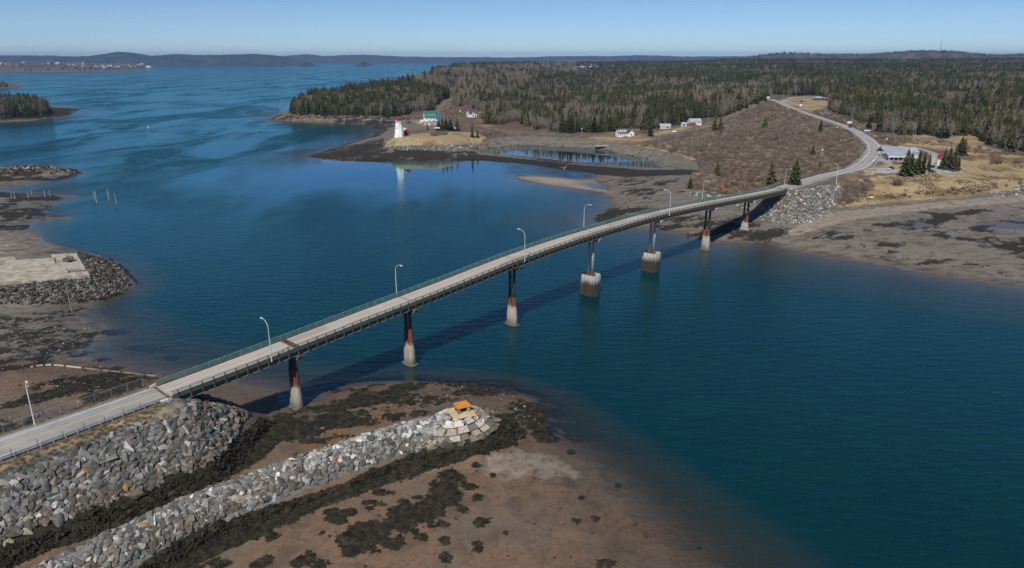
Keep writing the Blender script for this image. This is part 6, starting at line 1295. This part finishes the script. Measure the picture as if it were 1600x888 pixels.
# ------------------------------------------------------------------ vehicles, poles and signs
def car(name, label, cat, loc, rz, paint, L=4.5, W=1.8, Hh=1.5, van=False):
    t = thing(name, label, cat, loc, rz); w2 = W / 2
    if van: prof = [(-.5, .35), (-.5, .75), (-.49, 1.0), (.30, 1.0), (.42, .62), (.5, .55), (.5, .30)]
    else: prof = [(-.5, .28), (-.5, .60), (-.46, .64), (-.34, .66), (.22, .66), (.46, .58), (.5, .48), (.5, .26)]
    b = MB(); l = [(x_ * L, y_ * Hh) for x_, y_ in prof]; n = len(l); rings = [[Vector((x_, s_ * w2 * k, z_)) for x_, z_ in l] for s_, k in ((-1, 1), (1, 1))]
    b.v += [tuple(p) for p in rings[0] + rings[1]]; b.f.append(tuple(range(n))); b.f.append(tuple(range(2 * n - 1, n - 1, -1)))
    for i in range(n): b.f.append((i, n + i, n + (i + 1) % n, (i + 1) % n)[::-1])
    b.build('body', paint, t)
    if not van:
        z0, z1 = .65 * Hh, Hh; MB().hexa([(-.40 * L, -w2 * .92, z0), (.20 * L, -w2 * .92, z0), (.20 * L, w2 * .92, z0), (-.40 * L, w2 * .92, z0), (-.30 * L, -w2 * .74, z1 - .08), (.04 * L, -w2 * .74, z1 - .08), (.04 * L, w2 * .74, z1 - .08), (-.30 * L, w2 * .74, z1 - .08)]).build('windows', 'glass_dark', t)
        MB().box((-.13 * L, 0, z1 - .05), (.35 * L, W * .76, .07)).build('roof', paint, t)
    else:
        MB().box((.24 * L, 0, .80 * Hh), (.16 * L, W * 1.02, .24 * Hh)).build('windows', 'glass_dark', t); MB().hexa([(.31 * L, -w2 * .9, .97 * Hh), (.405 * L, -w2 * .9, .68 * Hh), (.405 * L, w2 * .9, .68 * Hh), (.31 * L, w2 * .9, .97 * Hh), (.33 * L, -w2 * .9, .99 * Hh), (.42 * L, -w2 * .9, .69 * Hh), (.42 * L, w2 * .9, .69 * Hh), (.33 * L, w2 * .9, .99 * Hh)]).build('windscreen', 'glass_dark', t)
    for sx in (-.31, .31):
        for sy in (-1, 1):
            wh = MB().tube((sx * L, sy * (w2 - .2), .33), (sx * L, sy * (w2 + .02), .33), .33, .33, 12).build('wheel', 'tyre', t); MB().tube((sx * L, sy * (w2 + .02), .33), (sx * L, sy * (w2 + .03), .33), .19, .19, 8).build('rim', 'galvanised', wh)
    for sy in (-1, 1): MB().box((.5 * L, sy * w2 * .7, .5 * Hh if not van else .45 * Hh), (.06, .34, .16)).build('headlight', 'white_paint', t); MB().box((-.5 * L, sy * w2 * .75, .55 * Hh), (.06, .28, .16)).build('tail_light', 'red_paint', t)
    return t
def on_road(px, off):
    best = min(range(len(RR_) - 1), key=lambda i: abs(proj(RR_[i].x, RR_[i].y, RR_[i].z)[0] - px) + (0 if proj(RR_[i].x, RR_[i].y, RR_[i].z)[1] < 215 else 999)); a, b = RR_[best], RR_[best + 1]; d = (b - a).normalized(); return a + Vector((d.y, -d.x, 0)) * off + Vector((0, 0, .06)), math.atan2(d.y, d.x)
p, a = on_road(1325, 1.7); car('parked_car', 'black car driving on the road that climbs the hill', 'car', p, a + math.pi * 0, 'car_black', 4.7, 1.9, 1.6)
p, a = on_road(1217, 1.5); car('delivery_van', 'grey van with a pale roof at the top of the hill road', 'van', p, a + math.pi, 'car_silver', 5.8, 2.1, 2.6, True)
for px, py, rz, pt, lab in ((1456.5, 262.5, .5, 'car_black', 'black car parked behind the small spruce on the driveway'), (1455.5, 270, .1, 'car_black', 'black car parked in front of the spruce row at the telegraph pole'), (1485, 267.5, -.15, 'car_blue', 'dark blue car parked under the right row of spruces'), (1392.5, 265, .1, 'car_blue', 'small blue car on the drive in front of the grey roofed building'), (1387, 266, .2, 'car_white', 'white car beside the blue car in front of the grey roofed building')):
    q = G(px, py); q.z += .12; car('parked_car', lab, 'car', q, rz, pt, 4.4 if px > 1400 else 3.4)
def pole(px, py, h, label, cross=True, can=False, group=None, lean=0.0):
    b = G(px, py); t = thing('utility_pole', label, 'utility pole', b, -.5, group); MB().tube((0, 0, -.5), (lean * h, 0, h), .17, .11, 8).build('shaft', 'pole_grey', t)
    if cross: MB().box((lean * h, 0, h - .6), (2.2, .14, .16)).build('cross_arm', 'pole_grey', t)
    if can: MB().tube((.1, -.45, h * .66), (.1, -.45, h * .78), .42, .42, 10).build('transformer', 'lamp_metal_pale', t); MB().tube((.1, .45, h * .66), (.1, .45, h * .78), .42, .42, 10).build('transformer', 'lamp_metal_pale', t)
    return t
pole(1282.5, 252, 10.5, 'utility pole with two grey transformers in the scrub inside the bend', True, True); pole(1342, 257, 13.5, 'tall utility pole at the inner edge of the road bend'); pole(1346.5, 250, 11, 'thin utility pole just behind the tall one at the inner road bend', False)
pole(1222, 158.5, 13, 'utility pole at the top of the hill where the road bends left'); pole(1289, 180, 14, 'utility pole above the blue sign on the hill'); pole(1331, 192, 8, 'short pole behind the black car', False); pole(1396.5, 226, 7.5, 'bare pole behind the left end of the grey roof', False); pole(1428, 222, 13, 'bare pole at the wood edge behind the grey roof', False)
pole(1539.5, 261, 10.5, 'thick pale post standing alone in the dry field', False, lean=.02); pole(1459, 273, 12.5, 'pole between the two parked black cars', False); pole(1474, 250, 12, 'pole with a yellowish top behind the parking row', True); pole(1518, 203, 12, 'pale pole in front of the woods above the dry field', False)
pole(1106, 191, 13, 'utility pole at the left end of the gravel track', True); pole(1080, 228, 8, 'short pale pole in the scrub above the dry bank', False); pole(1090, 226, 9, 'white topped short pole in the scrub right of its twin', False); pole(1170, 232, 7, 'white post in the middle of the brown scrub', False); pole(909, 212, 9, 'pole with a white box in front of the wood behind the weir', False, True); pole(852, 217, 9, 'thin pole on the grass behind the weir pond', False); pole(1322, 255.5, 6, 'short post in the orange grass inside the bend', False); pole(1163, 295, 6, 'short white post left of the bridge end spruces', False)
def sign(px, py, label, w_, h, z_, mt, rz=0.0, top=None, legs=2, lift=0):
    b = G(px, py); t = thing('road_sign', label, 'sign', b, rz); m = MB()
    for i in range(legs): m.box(((i - (legs - 1) / 2) * w_ * .6, .1, (z_ + h) / 2 - .3), (.16, .16, z_ + h + .6))
    m.build('posts', 'galvanised', t); MB().box((0, 0, z_ + h / 2), (w_, .12, h)).build('panel', mt, t)
    if top: MB().box((0, -.02, z_ + h + h * .3), (w_ * 1.05, .14, h * .6)).build('upper_panel', top, t)
    return t
sign(1327, 196.3, 'white sign board right behind the black car on the hill road', 4.6, 1.9, 1.6, 'white_wall', .1); sign(1354, 211, 'blue and white sign board at the outer side of the bend', 5.4, 1.3, 1.8, 'sign_blue', .1, 'white_wall'); sign(1289.5, 181.5, 'bright blue sign panel at the foot of the pole on the hill', 3.4, 2.6, .4, 'sign_blue', .0); sign(1251, 167, 'dark sign panel above a white one on the grass by the hill road', 2.8, 2.4, .2, 'white_wall', .0); sign(1252, 163, 'dark rounded sign standing just above the white panel on the hill grass', 2.2, 2.2, 2.2, 'sign_dark', .0, None, 1)
sign(1385, 222, 'small round white sign at the outer road edge before the grey roof', 1.1, 1.1, 1.6, 'white_wall', .1, None, 1); sign(1200, 155.5, 'white sign plate at the crossroads on top of the hill', 4.0, 2.2, 1.4, 'white_wall', 0, None, 1); sign(1184, 155.5, 'white sign plate at the head of the gravel track', 3.2, 2.6, 2.2, 'white_wall', 0, None, 1); sign(1364, 255.5, 'small white marker on the island of the road fork', .8, 1.0, 1.0, 'white_wall', 0, None, 1); sign(1269.5, 281, 'small pale plate on a stake beside the road rail', .9, .9, .8, 'galvanised', 0, None, 1); sign(1308, 202, 'small white plate on the guard rail of the hill road', 1.2, 1.2, .8, 'white_wall', 0, None, 1)
t = thing('gate_kiosk', 'white post with a red top and cap at the driveway end', 'kiosk', G(1465, 259)); MB().box((0, 0, 1.6), (1.1, 1.1, 3.8)).build('post', 'white_wall', t); MB().box((.2, 0, 5.6), (2.2, .3, 2.6)).build('panel', 'red_paint', t); MB().tube((0, 0, 3.4), (0, 0, 7.2), .12, .1, 6).build('pole', 'galvanised', t)
t = thing('marker_tripod', 'orange red pointed marker among the shrubs above the far bank', 'marker', G(1128, 296.5)); m = MB()
for k in range(4):
    a = k * math.pi / 2; m.tube((1.0 * math.cos(a), 1.0 * math.sin(a), -.3), (0, 0, 4.6), .22, .12, 5)
m.build('legs', 'orange_red', t); MB().hexa([(-.9, -.12, .6), (.9, -.12, .6), (.9, .12, .6), (-.9, .12, .6), (-.5, -.12, 2.6), (.5, -.12, 2.6), (.5, .12, 2.6), (-.5, .12, 2.6)]).build('panel', 'orange_red', t)
o = obj('boulder', rock_mesh('boulder', 5, mt='yellow_pale'), None, G(1360.5, 311) + Vector((0, 0, .5)), (0, 0, 0), (2.6, 2.2, 1.9)); tag(o, 'pale yellow boulder on the grass above the beach', 'boulder')
t = thing('radio_mast', 'thin lattice radio mast on the far wooded hill', 'mast', (*at_range(1405, 5600), 108)); m = MB()
for k in range(3):
    a = k * 2.094; m.tube((1.6 * math.cos(a), 1.6 * math.sin(a), 0), (.5 * math.cos(a), .5 * math.sin(a), 88), .42, .3, 4)
m.build('legs', 'steel_dark', t); m = MB()
for z_ in range(4, 86, 5):
    r0 = 1.6 - 1.1 * z_ / 88
    for k in range(3): a = k * 2.094; b = a + 2.094; m.tube((r0 * math.cos(a), r0 * math.sin(a), z_), (r0 * math.cos(b), r0 * math.sin(b), z_ + 4), .2, .2, 3)
m.build('braces', 'steel_dark', t)
# ------------------------------------------------------------------ far settlements: every house a thing with a wall part and a roof part
hr = random.Random(14)
HM = []
for i in range(6):
    q = thing('proto', '', ''); wl, rf = gable(q, 11 + i, 8.5, 5 + (i % 3), 3.2, ('white_wall', 'cream_wall', 'stone_light')[i % 3], ('roof_dark', 'roof_brown', 'roof_metal')[(i // 2) % 3]); HM.append((wl.data, rf.data))
    for o in (wl, rf, q): bpy.data.objects.remove(o)
def far_house(px, py, label, grp, s_=1.0):
    p = G(px, py); t = thing('far_house', label, 'house', p, hr.uniform(-.6, .6), grp, s_); wl, rf = HM[hr.randrange(6)]; obj('wall', wl, t); obj('roof', rf, t); return t
for px, py, s_ in [(3, 103.2, 2.0), (6, 102.6, 1.6), (14, 104.6, 2.3), (26, 104, 1.4), (37, 100, 1.5), (48, 97.5, 1.8), (56, 95.6, 2.0), (66, 98, 2.2), (69, 102.6, 1.9), (78, 102.4, 2.6), (91, 102.8, 2.2), (99, 101, 1.8), (90, 99.5, 1.5), (108, 102.5, 1.8), (116, 103, 2.0), (122, 102.4, 1.8), (139, 97.7, 2.2), (132, 102.8, 1.5), (150, 105, 1.6), (154, 105.6, 1.6), (160, 105, 1.4), (163, 107.4, 1.5), (170, 105.4, 1.5), (174, 104, 2.2), (180, 106, 1.6), (186, 106.2, 2.4), (190, 104, 1.4), (196, 103.2, 1.5), (202, 103.6, 2.4), (206, 106, 2.2), (212, 105.6, 1.8), (217, 104, 1.7), (222, 103.4, 2.2), (94, 94.8, 2.4), (110, 95, 1.5), (101, 95.2, 1.4), (30, 96.6, 1.4), (18, 98, 1.4)]:
    far_house(px, py, 'distant pale house of the town across the wide water', 'houses of the far town', s_ * 1.15)
for px, py, h in ((131, 104, 42), (45.5, 97, 34)):
    t = thing('church', 'white church with a tall pointed steeple in the far town' if px > 100 else 'white church with a short spire high in the far town', 'church', G(px, py), .3); gable(t, 22, 11, 8, 6, 'white_wall', 'roof_dark'); MB().box((-9, 0, h * .3), (6, 6, h * .6)).build('tower', 'white_wall', t); MB().loft([ngon(3.6, h * .6), ngon(.2, h)]).build('spire', 'white_wall', t)
t = thing('town_pier', 'long dark pier with pale sheds at the tip of the far town', 'pier', G(236, 106.6), -.1); MB().box((0, 0, 4), (90, 30, 3)).build('deck', 'timber', t); gable(t, 40, 16, 9, 5, 'white_wall', 'roof_metal', .5, 'x', (-20, 0, 5.6), ('shed_wall', 'shed_roof')); m = MB()
for i in range(9): m.tube((-42 + i * 10.5, -12, -6), (-42 + i * 10.5, -12, 3), 1, 1, 5)
m.build('piles', 'bark', t)
t = thing('water_tower', 'tiny white storage tank on the far left skyline', 'tank', (*at_range(11, 9800), 118)); MB().tube((0, 0, 0), (0, 0, 22), 9, 9, 12).build('tank', 'white_wall', t)
for px, py, s_ in [(832, 104.6, 1.0), (855, 106.3, 1.6), (873, 103, 1.0), (896, 108, 1.2), (904, 107.5, 1.4), (910, 108, 1.5), (922, 108, 1.3), (931, 107.6, 1.6), (925, 104, 1.2), (935, 105, 1.0), (958, 105, 1.0), (987, 104, 1.0), (1005, 103, .9), (1028, 104, 1.5), (1033, 104.6, 1.4), (1048, 102.2, 1.3), (1043, 103.6, 1.0), (1066, 99.5, 1.2), (1085, 102, 1.0), (781, 96.5, 1.6), (793, 97.4, 1.4)]:
    far_house(px, py, 'distant small pale house in the village beyond the woods', 'houses of the village beyond the woods', s_)
t = thing('blue_warehouse', 'wide blue roofed building beyond the woods on the skyline', 'warehouse', G(906, 116), 0.05); gable(t, 36, 14, 6, 4, 'sign_blue', 'sign_blue')
for px, py, lab in ((1488, 106, 'pale roofed house showing above the distant forest'), (1540, 108, 'small pale shed in a clearing of the distant forest')): far_house(px, py, lab, None, 1.5)
t = thing('hill_house', 'small white house by the grey road at the top of the point', 'house', G(708, 155.6), .3); gable(t, 6, 5, 3, 2, 'white_wall', 'roof_dark')
for px, py, lab in ((719, 175, 'tiny white post hut on the brown slope left of the white house'), (731.5, 181, 'tiny white box at the edge of the lawn of the white house')): single('white_box', lab, 'box', MB().box((0, 0, .9), (1.6, 1.4, 2.0)), 'white_wall', G(px, py))
for px in (40, 68, 85): far = None
r_ = np.random.default_rng(19); ex, ey, ez = px_scatter([(-120, 112), (0, 112), (60, 111.6), (130, 111), (190, 109.5), (225, 107), (235, 104), (226, 102), (120, 98.0), (0, 96.5), (-120, 97)], 3, 60, 34, 19); k = len(ex); s_ = r_.uniform(9, 17, k)
ok = fbm(ex, ey, 300, 4) > .40; ex, ey, ez, s_ = ex[ok], ey[ok], ez[ok], s_[ok]; k = len(ex)
scatter('town_trees', 'wood', np.stack([ex, ey, ez - .3], -1), np.stack([s_ * 2.4, s_ * 2.4, s_], -1), rot_rand(k, .02, r_), np.where(r_.random(k) < .8, 4, 0) + r_.integers(0, 4, k))
hx, hy, hz_ = [], [], []
for px in np.arange(1060, 1640, 1.6):
    yy = np.interp(px, [1060, 1090, 1120, 1150, 1185, 1210, 1260, 1300, 1340, 1380, 1420, 1450, 1490, 1520, 1550, 1600, 1700], [99, 93.5, 91, 87, 82.8, 84, 86, 86, 83, 81.8, 82, 85, 87.5, 86.4, 84.4, 83, 82])
    for j in range(2):
        p2 = px + r_.uniform(-.8, .8); q = at_range(p2, 5700 - j * 60); hx.append(q[0]); hy.append(q[1]); hz_.append(CAMH + (HZN - yy) / FPX / CP * 5200 - 6 - j * 4)
k = len(hx); s_ = r_.uniform(7, 17, k); scatter('hilltop_wood', 'wood', np.stack([hx, hy, hz_], -1), np.stack([s_ * 2, s_ * 2, s_], -1), rot_rand(k, .02, r_), np.where(r_.random(k) < .3, 4, 0) + r_.integers(0, 4, k))

# ------------------------------------------------------------------ the air
s = NT('haze'); v = s.n('ShaderNodeVolumePrincipled'); v.inputs['Color'].default_value = (.36, .62, 1.0, 1); v.inputs['Density'].default_value = 5.0e-5; v.inputs['Anisotropy'].default_value = 0.2
s.t.links.new(v.outputs[0], s.out.inputs['Volume']); MAT['haze'] = s.m
hz = MB().box((0, 0, 108), (42000, 42000, 240)); tag(hz.build('haze', 'haze'), kind='stuff')
